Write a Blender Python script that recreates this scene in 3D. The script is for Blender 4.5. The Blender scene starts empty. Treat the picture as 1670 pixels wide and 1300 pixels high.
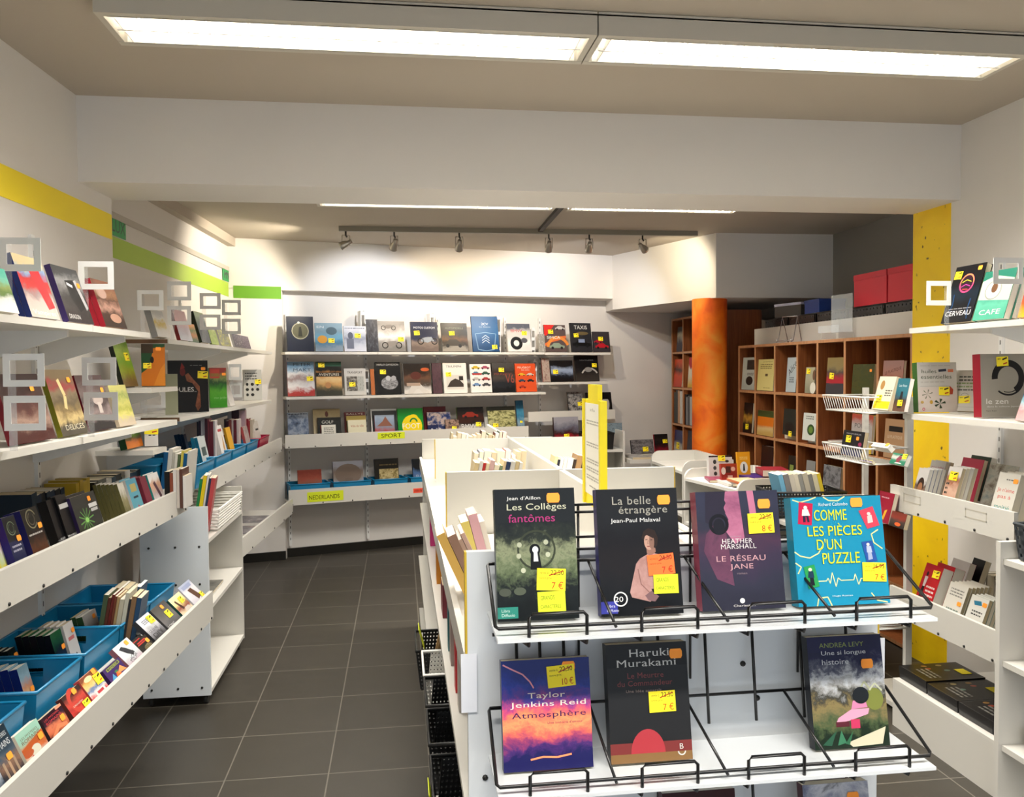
import bpy, math, random
from mathutils import Vector, Matrix
rnd = random.Random(7)
SC = bpy.context.scene
COL = SC.collection

# ------------------------------------------------------------------ camera
FPX, YAW, PITCH, ROLL, EYE = 1362.0, .1329, .03406, .00807, 1.6
def cam_axes():
    cy, sy, cp, sp, cr, sr = math.cos(YAW), math.sin(YAW), math.cos(PITCH), math.sin(PITCH), math.cos(ROLL), math.sin(ROLL)
    r = Vector((cy, -sy, 0)); f = Vector((sy*cp, cy*cp, -sp)); d = f.cross(r)
    return cr*r + sr*d, -sr*r + cr*d, f
CR, CD, CF = cam_axes()
EYEP = Vector((0, 0, EYE))
cam = bpy.data.objects.new('camera', bpy.data.cameras.new('camera'))
cam.data.sensor_width = 36; cam.data.sensor_fit = 'HORIZONTAL'; cam.data.lens = FPX/1670*36
cam.data.clip_start = .05
m = Matrix((CR, -CD, -CF)).transposed().to_4x4(); m.translation = EYEP
cam.matrix_world = m; COL.objects.link(cam); SC.camera = cam

# ------------------------------------------------------------------ world, exposure, lights
SC.view_settings.view_transform = 'Standard'; SC.view_settings.look = 'None'
SC.view_settings.gamma = 1; SC.view_settings.use_curve_mapping = False
SC.view_settings.exposure = .15
SC.cycles.use_denoising = True
SC.cycles.max_bounces = 8; SC.cycles.diffuse_bounces = 5
SC.cycles.sample_clamp_indirect = 6
W = bpy.data.worlds.new('daylight'); SC.world = W; W.use_nodes = True
W.node_tree.nodes['Background'].inputs[0].default_value = (.78, .88, 1, 1)
W.node_tree.nodes['Background'].inputs[1].default_value = 1.7
def lamp(name, kind, loc, energy, color, size=None, aim=None, spot=None):
    l = bpy.data.lights.new(name, kind); l.energy = energy; l.color = color
    o = bpy.data.objects.new(name, l); COL.objects.link(o); o.location = loc
    if kind == 'AREA': l.shape = 'RECTANGLE'; l.size, l.size_y = size; l.spread = math.radians(132)
    if kind == 'SPOT':
        l.spot_size = math.radians(spot); l.spot_blend = .55; l.shadow_soft_size = .02
        o.rotation_euler = (Vector(aim)-Vector(loc)).to_track_quat('-Z', 'Y').to_euler()
    return o
TUBE = (1.0, .955, .88)
# fluorescent louvre lights: two in the front row, two in the back row, one row nearer the shop window
for n, x, y, z, e in (('a', -.13, 2.91, 2.735, 48), ('b', 1.47, 2.91, 2.735, 48), ('c', -.1, .2, 2.735, 58), ('d', 1.5, .2, 2.735, 58),
                      ('e', .25, 5.27, 2.648, 46), ('f', 1.5, 5.27, 2.648, 46)):
    lamp('fluorescent_glow', 'AREA', (x, y, z), e, TUBE, (1.42, .15))

# ------------------------------------------------------------------ materials
def lin(h):
    h = h.lstrip('#'); v = [int(h[i:i+2], 16)/255 for i in (0, 2, 4)]
    return tuple(c/12.92 if c <= .04045 else ((c+.055)/1.055)**2.4 for c in v) + (1,)
MATS = {}
def nodes(name):
    mt = bpy.data.materials.new(name); mt.use_nodes = True
    nt = mt.node_tree; return mt, nt, nt.nodes['Principled BSDF']
def N(nt, kind, **kw):
    n = nt.nodes.new(kind)
    for k, v in kw.items():
        if k[0] == 'i' and k[1:].isdigit(): n.inputs[int(k[1:])].default_value = v
        else: setattr(n, k, v)
    return n
def mat(c, rough=.5, metal=0., coat=0., emit=0., grain=0., trans=0., alpha=1., spec=.5, dim=1.):
    key = (c, rough, metal, coat, emit, grain, trans, alpha, spec, dim)
    if key in MATS: return MATS[key]
    mt, nt, b = nodes('paint_' + c); L = nt.links
    b.inputs['Base Color'].default_value = tuple(v*dim for v in lin(c)[:3]) + (1,); b.inputs['Roughness'].default_value = rough
    b.inputs['Metallic'].default_value = metal; b.inputs['Specular IOR Level'].default_value = spec
    b.inputs['Coat Weight'].default_value = coat; b.inputs['Coat Roughness'].default_value = .12
    b.inputs['Transmission Weight'].default_value = trans; b.inputs['Alpha'].default_value = alpha
    if emit: b.inputs['Emission Color'].default_value = lin(c); b.inputs['Emission Strength'].default_value = emit
    if grain:
        tc = N(nt, 'ShaderNodeTexCoord'); nz = N(nt, 'ShaderNodeTexNoise'); nz.inputs['Scale'].default_value = 2.3; nz.inputs['Detail'].default_value = 5
        mr = N(nt, 'ShaderNodeMapRange'); mr.inputs[3].default_value = 1-grain; mr.inputs[4].default_value = 1+grain*.4
        mx = N(nt, 'ShaderNodeMix', data_type='RGBA', blend_type='MULTIPLY'); mx.inputs[0].default_value = 1
        L.new(tc.outputs['Object'], nz.inputs[0]); L.new(nz.outputs[0], mr.inputs[0]); L.new(mr.outputs[0], mx.inputs[7])
        mx.inputs[6].default_value = lin(c); L.new(mx.outputs[2], b.inputs['Base Color'])
    MATS[key] = mt; return mt
def art(spec):
    """printed picture: 'kind:scale:seed:colours' - P clouds of colour, V vertical blend, S skyline blobs"""
    if spec in MATS: return MATS[spec]
    kind, sc, seed, cols = spec.split(':'); cols = cols.split(',')
    mt, nt, b = nodes('print_' + kind + seed); L = nt.links
    uv = N(nt, 'ShaderNodeUVMap'); mp = N(nt, 'ShaderNodeMapping'); mp.inputs[1].default_value = (float(seed)*1.7, float(seed)*.9, 0); mp.inputs[3].default_value = (1, 1.45, 1)
    nz = N(nt, 'ShaderNodeTexNoise'); nz.inputs['Scale'].default_value = float(sc); nz.inputs['Detail'].default_value = 9; nz.inputs['Roughness'].default_value = .68; nz.inputs['Distortion'].default_value = .35
    L.new(uv.outputs[0], mp.inputs[0]); L.new(mp.outputs[0], nz.inputs[0])
    rp = N(nt, 'ShaderNodeValToRGB'); e = rp.color_ramp.elements
    lo, hi = (.3, .7) if kind == 'P' else (.12, .88)
    while len(e) < len(cols): e.new(.5)
    for i, c in enumerate(cols):
        e[i].position = lo + (hi-lo)*i/max(1, len(cols)-1)
    for i, c in enumerate(cols): e[i].color = tuple(v*.8 for v in lin(c)[:3]) + (1,)
    if kind == 'P': L.new(nz.outputs[0], rp.inputs[0])
    else:
        sp = N(nt, 'ShaderNodeSeparateXYZ'); L.new(uv.outputs[0], sp.inputs[0])
        mm = N(nt, 'ShaderNodeMath', operation='MULTIPLY_ADD'); mm.inputs[1].default_value = .55 if kind == 'V' else 1.1
        mm.inputs[2].default_value = -.275 if kind == 'V' else -.55
        L.new(nz.outputs[0], mm.inputs[0]); ad = N(nt, 'ShaderNodeMath', operation='ADD')
        L.new(mm.outputs[0], ad.inputs[0]); L.new(sp.outputs[1], ad.inputs[1]); L.new(ad.outputs[0], rp.inputs[0])
    L.new(rp.outputs[0], b.inputs['Base Color']); b.inputs['Roughness'].default_value = .3
    b.inputs['Specular IOR Level'].default_value = .22
    MATS[spec] = mt; return mt
def ink(c): return art(c) if ':' in c else mat(c, .34, spec=.22, dim=.8)
def floor_mat():
    mt, nt, b = nodes('dark_floor_tile'); L = nt.links
    tc = N(nt, 'ShaderNodeTexCoord'); mp = N(nt, 'ShaderNodeMapping'); mp.inputs[1].default_value = (.302+8, -.142+8, 0)
    br = N(nt, 'ShaderNodeTexBrick', offset=0, squash=1)
    br.inputs['Color1'].default_value = lin('3a362f'); br.inputs['Color2'].default_value = lin('36322b'); br.inputs['Mortar'].default_value = lin('69645a')
    br.inputs['Scale'].default_value = 1; br.inputs['Mortar Size'].default_value = .0028; br.inputs['Brick Width'].default_value = .4; br.inputs['Row Height'].default_value = .4
    L.new(tc.outputs['Object'], mp.inputs[0]); L.new(mp.outputs[0], br.inputs[0])
    nz = N(nt, 'ShaderNodeTexNoise'); nz.inputs['Scale'].default_value = 9; nz.inputs['Detail'].default_value = 6; L.new(tc.outputs['Object'], nz.inputs[0])
    mr = N(nt, 'ShaderNodeMapRange'); mr.inputs[3].default_value = .86; mr.inputs[4].default_value = 1.1; L.new(nz.outputs[0], mr.inputs[0])
    mx = N(nt, 'ShaderNodeMix', data_type='RGBA', blend_type='MULTIPLY'); mx.inputs[0].default_value = 1
    L.new(br.outputs[0], mx.inputs[6]); L.new(mr.outputs[0], mx.inputs[7]); L.new(mx.outputs[2], b.inputs['Base Color'])
    b.inputs['Roughness'].default_value = .42; return mt
def mottled(name, c1, c2, c3, scale, rough=.5, speck=None):
    mt, nt, b = nodes(name); L = nt.links
    tc = N(nt, 'ShaderNodeTexCoord'); nz = N(nt, 'ShaderNodeTexNoise'); nz.inputs['Scale'].default_value = scale; nz.inputs['Detail'].default_value = 7; nz.inputs['Distortion'].default_value = .6
    rp = N(nt, 'ShaderNodeValToRGB'); e = rp.color_ramp.elements; e.new(.5)
    for i, (p, c) in enumerate(((.33, c1), (.52, c2), (.68, c3))): e[i].position = p; e[i].color = lin(c)
    L.new(tc.outputs['Object'], nz.inputs[0]); L.new(nz.outputs[0], rp.inputs[0]); out = rp.outputs[0]
    if speck:
        n2 = N(nt, 'ShaderNodeTexNoise'); n2.inputs['Scale'].default_value = speck; n2.inputs['Detail'].default_value = 1.5; L.new(tc.outputs['Object'], n2.inputs[0])
        r2 = N(nt, 'ShaderNodeValToRGB'); r2.color_ramp.elements[0].position = .70; r2.color_ramp.elements[1].position = .74
        mx = N(nt, 'ShaderNodeMix', data_type='RGBA'); L.new(n2.outputs[0], r2.inputs[0]); L.new(r2.outputs[0], mx.inputs[0]); L.new(out, mx.inputs[6]); mx.inputs[7].default_value = lin('6b5512'); out = mx.outputs[2]
    L.new(out, b.inputs['Base Color']); b.inputs['Roughness'].default_value = rough; return mt
def wood_mat(name, c1, c2, axis=(14, 14, .9)):
    mt, nt, b = nodes(name); L = nt.links
    tc = N(nt, 'ShaderNodeTexCoord'); mp = N(nt, 'ShaderNodeMapping'); mp.inputs[3].default_value = axis
    nz = N(nt, 'ShaderNodeTexNoise'); nz.inputs['Scale'].default_value = 3; nz.inputs['Detail'].default_value = 6; nz.inputs['Distortion'].default_value = 1.2
    rp = N(nt, 'ShaderNodeValToRGB'); rp.color_ramp.elements[0].color = lin(c1); rp.color_ramp.elements[1].color = lin(c2)
    rp.color_ramp.elements[0].position = .35; rp.color_ramp.elements[1].position = .65
    L.new(tc.outputs['Object'], mp.inputs[0]); L.new(mp.outputs[0], nz.inputs[0]); L.new(nz.outputs[0], rp.inputs[0]); L.new(rp.outputs[0], b.inputs['Base Color'])
    b.inputs['Roughness'].default_value = .42; return mt
WALL = mat('e0dcd7', .75, grain=.05)
CEIL = mat('b4aa9c', .85, grain=.03)
WHITE = mat('d4d1c9', .38, grain=.03)
LAMI = mat('d0cdc5', .32, coat=.2, grain=.03)
STEEL = mat('e6e6e4', .35, grain=.02)
BLACKW = mat('0c0c0d', .35)
SCREW = mat('15130f', .5)
PAGES = [mat(c, .8) for c in ('d9cfb8', 'cfc3a8', 'e0dacb', 'c9b896', 'e6e2d8')]
BLUEP = mat('0d76a3', .35, coat=.2)
BLACKP = mat('101112', .4, coat=.2)
WHITEP = mat('e9e7e0', .4)
YEL, ORA, DARK, RED = mat('f6e21c', .6), mat('ff9a2c', .6), mat('1a1712', .6), mat('c8371c', .6)

# ------------------------------------------------------------------ mesh helpers
class MB:
    def __init__(s): s.v = []; s.f = []; s.m = []; s.uv = []; s.mats = []; s.sm = []
    def slot(s, mt):
        if mt not in s.mats: s.mats.append(mt)
        return s.mats.index(mt)
    def poly(s, pts, mt, uv=None, smooth=False):
        i = len(s.v); s.v += [tuple(p) for p in pts]; s.f.append(tuple(range(i, i+len(pts)))); s.m.append(s.slot(mt))
        s.uv.append(uv or [(0, 0)]*len(pts)); s.sm.append(smooth)
    def face(s, idx, mt, smooth=False):
        s.f.append(tuple(idx)); s.m.append(s.slot(mt)); s.uv.append([(0, 0)]*len(idx)); s.sm.append(smooth)
    def box(s, x0, x1, y0, y1, z0, z1, mt, front=None):
        i = len(s.v)
        s.v += [(x, y, z) for z in (z0, z1) for x, y in ((x0, y0), (x1, y0), (x1, y1), (x0, y1))]
        for k, q in enumerate(((0, 3, 2, 1), (4, 5, 6, 7), (0, 1, 5, 4), (1, 2, 6, 5), (2, 3, 7, 6), (3, 0, 4, 7))):
            s.f.append(tuple(i+a for a in q)); s.sm.append(False)
            if k == 2 and front: s.m.append(s.slot(front)); s.uv.append([(0, 0), (1, 0), (1, 1), (0, 1)])
            else: s.m.append(s.slot(mt)); s.uv.append([(0, 0)]*4)
        return s
    def prism(s, pts, z0, z1, mt):
        """closed polygon in xy (counter-clockwise) pulled up from z0 to z1"""
        i = len(s.v); n = len(pts)
        s.v += [(p[0], p[1], z0) for p in pts] + [(p[0], p[1], z1) for p in pts]
        s.face([i+k for k in range(n)][::-1], mt); s.face([i+n+k for k in range(n)], mt)
        for k in range(n): s.face((i+k, i+(k+1) % n, i+n+(k+1) % n, i+n+k), mt)
        return s
    def tube(s, pts, r, mt, n=8, closed=False):
        pts = [Vector(p) for p in pts]; K = len(pts); base = len(s.v); up = None
        for k, p in enumerate(pts):
            a = pts[(k-1) % K] if (closed or k) else p; b = pts[(k+1) % K] if (closed or k < K-1) else p
            t = (b-a).normalized()
            if up is None or abs(up.dot(t)) > .95: up = Vector((0, 0, 1)) if abs(t.z) < .9 else Vector((1, 0, 0))
            x = t.cross(up).normalized(); y = x.cross(t).normalized(); up = y
            rr = r[k] if isinstance(r, (list, tuple)) else r
            s.v += [tuple(p + rr*(math.cos(2*math.pi*j/n)*x + math.sin(2*math.pi*j/n)*y)) for j in range(n)]
        for k in range(K if closed else K-1):
            for j in range(n):
                a, b = base+k*n, base+((k+1) % K)*n
                s.face((a+j, a+(j+1) % n, b+(j+1) % n, b+j), mt, True)
        if not closed:
            s.face([base+j for j in range(n)][::-1], mt); s.face([base+(K-1)*n+j for j in range(n)], mt)
        return s
    def lathe(s, prof, mt, n=32, cx=0, cy=0):
        base = len(s.v)
        for r, z in prof: s.v += [(cx+r*math.cos(2*math.pi*j/n), cy+r*math.sin(2*math.pi*j/n), z) for j in range(n)]
        for k in range(len(prof)-1):
            for j in range(n): s.face((base+k*n+j, base+k*n+(j+1) % n, base+(k+1)*n+(j+1) % n, base+(k+1)*n+j), mt, True)
        return s
    def add(s, verts, faces, mt, M=None):
        i = len(s.v); s.v += [tuple(M @ Vector(p)) if M else tuple(p) for p in verts]
        for q in faces: s.face([i+a for a in q], mt)
    def build(s, name, parent=None, M=None):
        me = bpy.data.meshes.new(name); me.from_pydata(s.v, [], s.f)
        for mt in s.mats: me.materials.append(mt)
        me.polygons.foreach_set('material_index', s.m); me.polygons.foreach_set('use_smooth', s.sm)
        ul = me.uv_layers.new(name='UVMap'); k = 0
        for q in s.uv:
            for c in q: ul.data[k].uv = c; k += 1
        me.update()
        o = bpy.data.objects.new(name, me); COL.objects.link(o)
        if parent: o.parent = parent
        if M is not None: o.matrix_local = M
        return o
def tag(o, label, cat, group=None):
    o['label'] = label; o['category'] = cat
    if group: o['group'] = group
    return o
def struct(mb, name, M=None):
    o = mb.build(name, None, M); o['kind'] = 'structure'; return o
def empty(name, M=None):
    o = bpy.data.objects.new(name, None); COL.objects.link(o); o.empty_display_size = .05
    if M is not None: o.matrix_world = M
    return o
def boxo(name, x0, x1, y0, y1, z0, z1, mt, parent=None, M=None):
    return MB().box(x0, x1, y0, y1, z0, z1, mt).build(name, parent, M)
_TX = {}
def glyphs(t, serif=False):
    if (t, serif) not in _TX:
        cu = bpy.data.curves.new('t', 'FONT'); cu.body = t; cu.resolution_u = 3; cu.offset = 0
        if serif: cu.space_character = 1.06
        o = bpy.data.objects.new('t', cu); COL.objects.link(o)
        me = bpy.data.meshes.new_from_object(o.evaluated_get(bpy.context.evaluated_depsgraph_get()))
        vs = [tuple(v.co[:2]) for v in me.vertices]; fs = [tuple(p.vertices) for p in me.polygons]
        bpy.data.objects.remove(o); bpy.data.curves.remove(cu); bpy.data.meshes.remove(me)
        if serif:                                          # small feet on the flat ends of upright strokes
            cnt = {}
            for q in fs:
                for i, j in zip(q, q[1:]+q[:1]): k = (min(i, j), max(i, j)); cnt[k] = cnt.get(k, 0)+1
            for (i, j), c in cnt.items():
                (x0, y0), (x1, y1) = vs[i], vs[j]
                if c == 1 and abs(y1-y0) < .006 and .03 < abs(x1-x0) < .16:
                    lo, hi = min(x0, x1), max(x0, x1); inside = [vs[k][1] for q in fs if i in q and j in q for k in q]
                    dn = 1 if sum(inside)/len(inside) > y0 else -1; e = .034; n = len(vs)
                    vs += [(lo-e, y0), (hi+e, y0), (hi+e, y0+dn*.022), (lo-e, y0+dn*.022)]; fs.append((n, n+1, n+2, n+3))
        x0, x1 = min(v[0] for v in vs), max(v[0] for v in vs); y0, y1 = min(v[1] for v in vs), max(v[1] for v in vs)
        _TX[t, serif] = ([((v[0]-x0)/(x1-x0)-.5, (v[1]-y0)/(y1-y0)-.5) for v in vs], fs)
    return _TX[t, serif]
def decal(mb, d, w, h, y, k):
    """one printed shape on a front sheet of size w x h lying in local xz at depth y"""
    yy = y - .00006*(k+1); P = lambda u, v: ((u-.5)*w, yy, v*h)
    t = d[0]
    if t == 'r': u0, v0, u1, v1, c = d[1:]; mb.poly([P(u0, v0), P(u1, v0), P(u1, v1), P(u0, v1)], ink(c), [(0, 0), (1, 0), (1, 1), (0, 1)])
    elif t == 'e':
        u, v, ru, rv, c = d[1:]; n = 20
        a = [2*math.pi*j/n for j in range(n)]
        mb.poly([P(u+ru*math.cos(q), v+rv*math.sin(q)) for q in a], ink(c), [(.5+.5*math.cos(q), .5+.5*math.sin(q)) for q in a])
    elif t == 'p': mb.poly([P(*q) for q in d[1]], ink(d[2]), list(d[1]))
    elif t in 'tT':
        s, u, v, wf, hf, c = d[1:7]; vs, fs = glyphs(s, t == 'T'); rot = math.radians(d[7]) if len(d) > 7 else 0
        pts = []
        for a, b in vs:
            a, b = a*wf*w, b*hf*h
            a, b = a*math.cos(rot)-b*math.sin(rot), a*math.sin(rot)+b*math.cos(rot)
            pts.append(((u-.5)*w+a, yy, v*h+b))
        mb.add(pts, fs, ink(c))
    elif t == 's':                                        # lines of small print
        u0, u1, v, n, dv, c = d[1:]; r = random.Random(int(u0*97+v*991+n))
        for i in range(n):
            a = u0
            while a < u1-.03:
                b = min(u1, a+r.uniform(.05, .16)); q = v-i*dv
                mb.poly([P(a, q), P(b, q), P(b, q+dv*.45), P(a, q+dv*.45)], ink(c)); a = b+.025
    elif t == 'c':                                        # a line of even width
        pts, wd, c = d[1:]
        for (a, b), (e, f) in zip(pts, pts[1:]):
            dx, dz = (e-a)*w, (f-b)*h; L = math.hypot(dx, dz) or 1; nx, nz = -dz/L*wd*w*.5, dx/L*wd*w*.5
            A, B = P(a, b), P(e, f)
            mb.poly([(A[0]-nx, yy, A[2]-nz), (B[0]-nx, yy, B[2]-nz), (B[0]+nx, yy, B[2]+nz), (A[0]+nx, yy, A[2]+nz)], ink(c))
    elif t == 'ring':
        u, v, ro, ri, a0, a1, c = d[1:]; n = 26; asp = w/h
        for j in range(n):
            q = [math.radians(a0+(a1-a0)*(j+e)/n) for e in (0, 1)]
            mb.poly([P(u+r*math.cos(z), v+r*asp*math.sin(z)) for r, z in ((ri, q[0]), (ro, q[0]), (ro, q[1]), (ri, q[1]))], ink(c))
    elif t == 'car':
        u, v, s, c = d[1:]; q = lambda a, b: (u+a*s, v+b*s*w/h)
        mb.poly([P(*q(*z)) for z in ((-.5, 0), (.5, 0), (.5, .13), (.3, .17), (.14, .3), (-.2, .3), (-.36, .16), (-.5, .13))], ink(c))
        for a in (-.3, .3): decal(mb, ('e', *q(a, 0), .085*s, .085*s*w/h, '17181a'), w, h, y, k+1)
    elif t == 'moto':
        u, v, s, c = d[1:]; q = lambda a, b: (u+a*s, v+b*s*w/h)
        for a in (-.34, .34): decal(mb, ('ring', *q(a, 0), .16*s, .11*s, 0, 360, '22201e'), w, h, y, k)
        mb.poly([P(*q(*z)) for z in ((-.34, 0), (0, -.06), (.2, .02), (.34, .0), (.2, .22), (-.1, .2), (-.3, .12))], ink(c))

# ------------------------------------------------------------------ shelf lines and placing
def ray_dir(px, py): return (CR*((px-835)/FPX) + CD*((py-650)/FPX) + CF)
class Line:
    """a straight shelf edge: point p, direction u (left to right as one faces the shelf); d runs into the shelf"""
    def __init__(s, p, u):
        s.p = Vector((p[0], p[1], 0)); s.u = Vector((u[0], u[1], 0)).normalized(); s.b = Vector((-s.u.y, s.u.x, 0))
    def pt(s, a, d=0, z=0): return s.p + s.u*a + s.b*d + Vector((0, 0, z))
    def at(s, px, z, d=0):
        n = CR*FPX - CF*(px-835); q = s.pt(0, d, z)-EYEP
        return -(n.dot(q))/n.dot(s.u)
    def M(s, a=0, d=0, z=0, lean=0, side=0, turn=0):
        r = Matrix((s.u, s.b, Vector((0, 0, 1)))).transposed()
        r = r @ Matrix.Rotation(math.radians(turn), 3, 'Z') @ Matrix.Rotation(math.radians(side), 3, 'Y') @ Matrix.Rotation(-math.radians(lean), 3, 'X')
        q = r.to_4x4(); q.translation = s.pt(a, d, z); return q
    def height(s, a, d, z, lean, py):
        n = CD*FPX - CF*(py-650); q = s.pt(a, d, z)-EYEP; t = math.radians(lean)
        up = Vector((0, 0, math.cos(t))) + s.b*math.sin(t)
        return -n.dot(q)/n.dot(up)
ORD = 'first second third fourth fifth sixth seventh eighth ninth tenth eleventh twelfth thirteenth fourteenth fifteenth sixteenth seventeenth eighteenth nineteenth twentieth'.split()
def sticker(root, w, h, u, v, big=None, c=None, sz=None, y=0.):
    mb = MB(); sw = sz or min(.052, .34*w); sh = sw*.74; x, z = (u-.5)*w, v*h
    M = Matrix.Translation((x, y-.0022, z-sh/2)) @ Matrix.Rotation(math.radians(rnd.uniform(-4, 4)), 4, 'Y')
    mb.box(-sw/2, sw/2, 0, .0003, 0, sh, c or YEL)
    if big and big[0][0] == '!': ds = [('t', big[0][1:], .36, .72, .5, .2, '6a701a'), ('t', big[1], .46, .32, .74, .2, '6a701a')]
    elif big:
        ds = [('t', 'vente à', .24, .8, .3, .11, '5b5320'), ('t', 'notre prix', .3, .55, .44, .12, '5b5320'), ('t', big[0], .7, .8, .46, .26, '14120e'),
              ('c', [(.42, .68), (.92, .9)], .035, 'b03018'), ('t', big[1], .72, .24, .4, .32, 'c8371c')]
    else: ds = [('s', .1, .4, .72, 1, .2, '5b5320'), ('c', [(.5, .68), (.9, .86)], .12, '1a1712'), ('c', [(.55, .22), (.9, .34)], .1, 'c8371c')]
    for k, d in enumerate(ds): decal(mb, d, sw, sh, 0, k)
    mb.build('price_sticker', root, M)
def dot(root, w, h, u, v, y=0., sz=.024):
    mb = MB(); a, b = sz/2, sz*.36
    mb.poly([(x, 0, z) for x, z in ((-a, -b*.5), (-a*.8, -b), (a*.8, -b), (a, -b*.5), (a, b*.5), (a*.8, b), (-a*.8, b), (-a, b*.5))], ORA)
    mb.build('orange_price_tag', root, Matrix.Translation(((u-.5)*w, y-.0018, v*h)))
def book(M, w, h, t, cover='d8d0c0', spine=None, ds=(), hard=False, label=None, group=None, name=None, pages=None, y=None, o=None, big=None, cat='book', ss=None, tags=()):
    mb = MB(); c = .0024 if hard else .0007; ov = .003 if hard else .0006
    sp = mat(spine or (cover if ':' not in cover else cover.split(':')[3].split(',')[0]),   .36, spec=.25, dim=.8); fr = ink(cover)
    x = w/2
    mb.box(-x, x, 0, c, 0, h, sp, front=fr); mb.box(-x, -x+c, c, t-c, 0, h, sp); mb.box(-x, x, t-c, t, 0, h, sp)
    for k, d in enumerate(ds): decal(mb, d, w, h, 0, k)
    root = mb.build(name or ('hardcover_book' if hard else 'paperback'), None, M)
    MB().box(-x+c, x-ov, c, t-c, ov, h-ov, pages or rnd.choice(PAGES)).build('page_block', root)
    if y: sticker(root, w, h, y[0], y[1], big, sz=ss)
    if o: dot(root, w, h, *o)
    for tg in tags: sticker(root, w, h, tg[0], tg[1], tg[3], c=mat(tg[2], .6), sz=tg[4])
    if label: tag(root, label, cat, group)
    return root
def face(L, z, x0, x1, yt, cover, label, d=.03, lean=12, zr=None, t=.022, n=1, short=None, gap=.001, turn=0, x1d=None, **kw):
    """stand a book (and n-1 copies behind it) on shelf line L, front cover showing, from what the photo shows of its width and top"""
    k = math.tan(math.radians(lean)); e = (zr-z)*k if zr else 0
    a0, a1 = L.at(x0, zr or z, d+e), L.at(x1, zr or z, d+e); a = (a0+a1)/2; w = abs(a1-a0)
    z += t*math.sin(math.radians(lean))+.0006
    h = L.height(a, d, z, lean, yt)
    r = None
    for i in range(n):
        M = L.M(a, d+i*(t+gap)/math.cos(math.radians(lean)), z+(0 if not i else .0), lean, 0, turn)
        kk = dict(kw)
        if i: kk.update(y=None, o=None, tags=(), ds=[q for q in kw.get('ds', ()) if q[0] == 'r'])
        r = book(M, w, h, t, cover, label=label if not i else f'{ORD[i]} copy from the front, behind the {short or label}', group=f'copies of the {short}' if n > 1 else kw.get('group'), **{q: v for q, v in kk.items() if q != 'group'})
    return r
def row(L, z, x0, x1, n, yt, cols, what, where, d=.03, depth=.11, side=0, fore=False, group=None, name='paperback', jit=.006, zr=None, hj=.012, pages=None):
    """books standing in a row with spines (or page edges) showing"""
    a0, a1 = L.at(x0, zr or z, d), L.at(x1, zr or z, d); ts = [rnd.uniform(.6, 1.4) for _ in range(n)]; S = sum(ts); a = a0
    H = L.height((a0+a1)/2, d, z, 0, yt)
    for i in range(n):
        t = (a1-a0)*ts[i]/S; h = H+rnd.uniform(-hj, hj); dd = d+rnd.uniform(0, jit)
        r = Matrix((-L.b if fore else L.b, L.u if fore else -L.u, Vector((0, 0, 1)))).transposed()
        if side: r = Matrix.Rotation(math.radians(side), 3, -L.b) @ r
        q = r.to_4x4(); q.translation = L.pt(a if fore else a+t, dd+depth/2, z+.002+(abs(math.sin(math.radians(side)))*t*1.05 if side else 0))
        c = cols[i % len(cols)]
        book(q, depth, h, max(t*math.cos(math.radians(side))-.0012, .004), c, c if ':' not in c else None, label=f'{ORD[i]} {what} from the left {where}', group=group, name=name, pages=pages)
        a += t

# ------------------------------------------------------------------ shelf lines of the place
L1 = Line((-1.05, 3), (.05, 1)); L2 = Line((-1.0, 3), (.05, 1)); LB = Line((-1.03, 3), (.05, 1)); LL = Line((-.885, 3), (.05, 1))
LM = Line((-1.10, 5), (.03, 1)); LMB = Line((-1.0, 4.6), (.025, 1)); LML = Line((-.945, 5.2), (.065, 1)); LS = Line((-1.10, 4.2), (.05, 1))
BK = Line((-.92, 7.07), (1, .29)); RT = Line((2.165, 3.43), (0, -1)); WD = Line((2.8, 8.4), (0, -1))
def XL(y): return -1.405 + .055*(y-3.23)          # face of the left wall near the camera
def XF(y): return -1.535 + .055*(y-4.7)           # face of the recessed left wall beyond the beam
def YB(x): return 7.36 + .30*(x+.967)             # face of the back wall behind the shelves
def YU(x): return 7.2 + .238*(x+1.29)             # face of the bulkhead above it

# ------------------------------------------------------------------ room shell
struct(MB().box(-2.2, 4.2, -2.6, 9.4, -.1, 0, floor_mat()), 'floor')
struct(MB().box(-2.2, 4.2, -2.6, 3.9, 2.8, 2.9, CEIL), 'ceiling')
struct(MB().box(-2.2, 4.2, 4.2, 9.4, 2.71, 2.81, CEIL), 'ceiling_back')
struct(MB().box(-1.5, 2.9, 3.86, 4.25, 2.43, 2.85, WALL), 'ceiling_beam')
struct(MB().prism([(-1.95, -2.6), (XL(-2.6), -2.6), (XL(4.22), 4.22), (-1.95, 4.22)], 0, 2.85, WALL), 'wall_left')
struct(MB().prism([(-2.0, 4.0), (XF(4.0), 4.0), (XF(8), 8), (-2.0, 8)], 0, 2.85, WALL), 'wall_left_back')
struct(MB().prism([(-1.6, YB(-1.6)+.02), (3.7, YB(3.7)), (3.7, YB(3.7)+.2), (-1.6, YB(-1.6)+.22)], 0, 2.85, WALL), 'wall_back')
struct(MB().prism([(-1.5, YU(-1.5)), (2.09, YU(2.09)), (2.09, YB(2.09)+.1), (-1.5, YB(-1.5)+.1)], 2.29, 2.85, WALL), 'wall_back_bulkhead')
struct(MB().prism([(-1.5, YU(-1.5)), (-.985, YU(-.985)), (-.985, YB(-.985)+.1), (-1.5, YB(-1.5)+.1)], 0, 2.30, WALL), 'wall_back_pier')
struct(MB().prism([(2.07, 8.0), (2.58, 6.6), (4.1, 6.6), (4.1, 9), (2.07, 9)], 2.182, 2.85, WALL), 'ceiling_bulkhead_right')
struct(MB().box(2.78, 3.0, -2.6, 3.93, 0, 2.85, WALL), 'wall_right')
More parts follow.
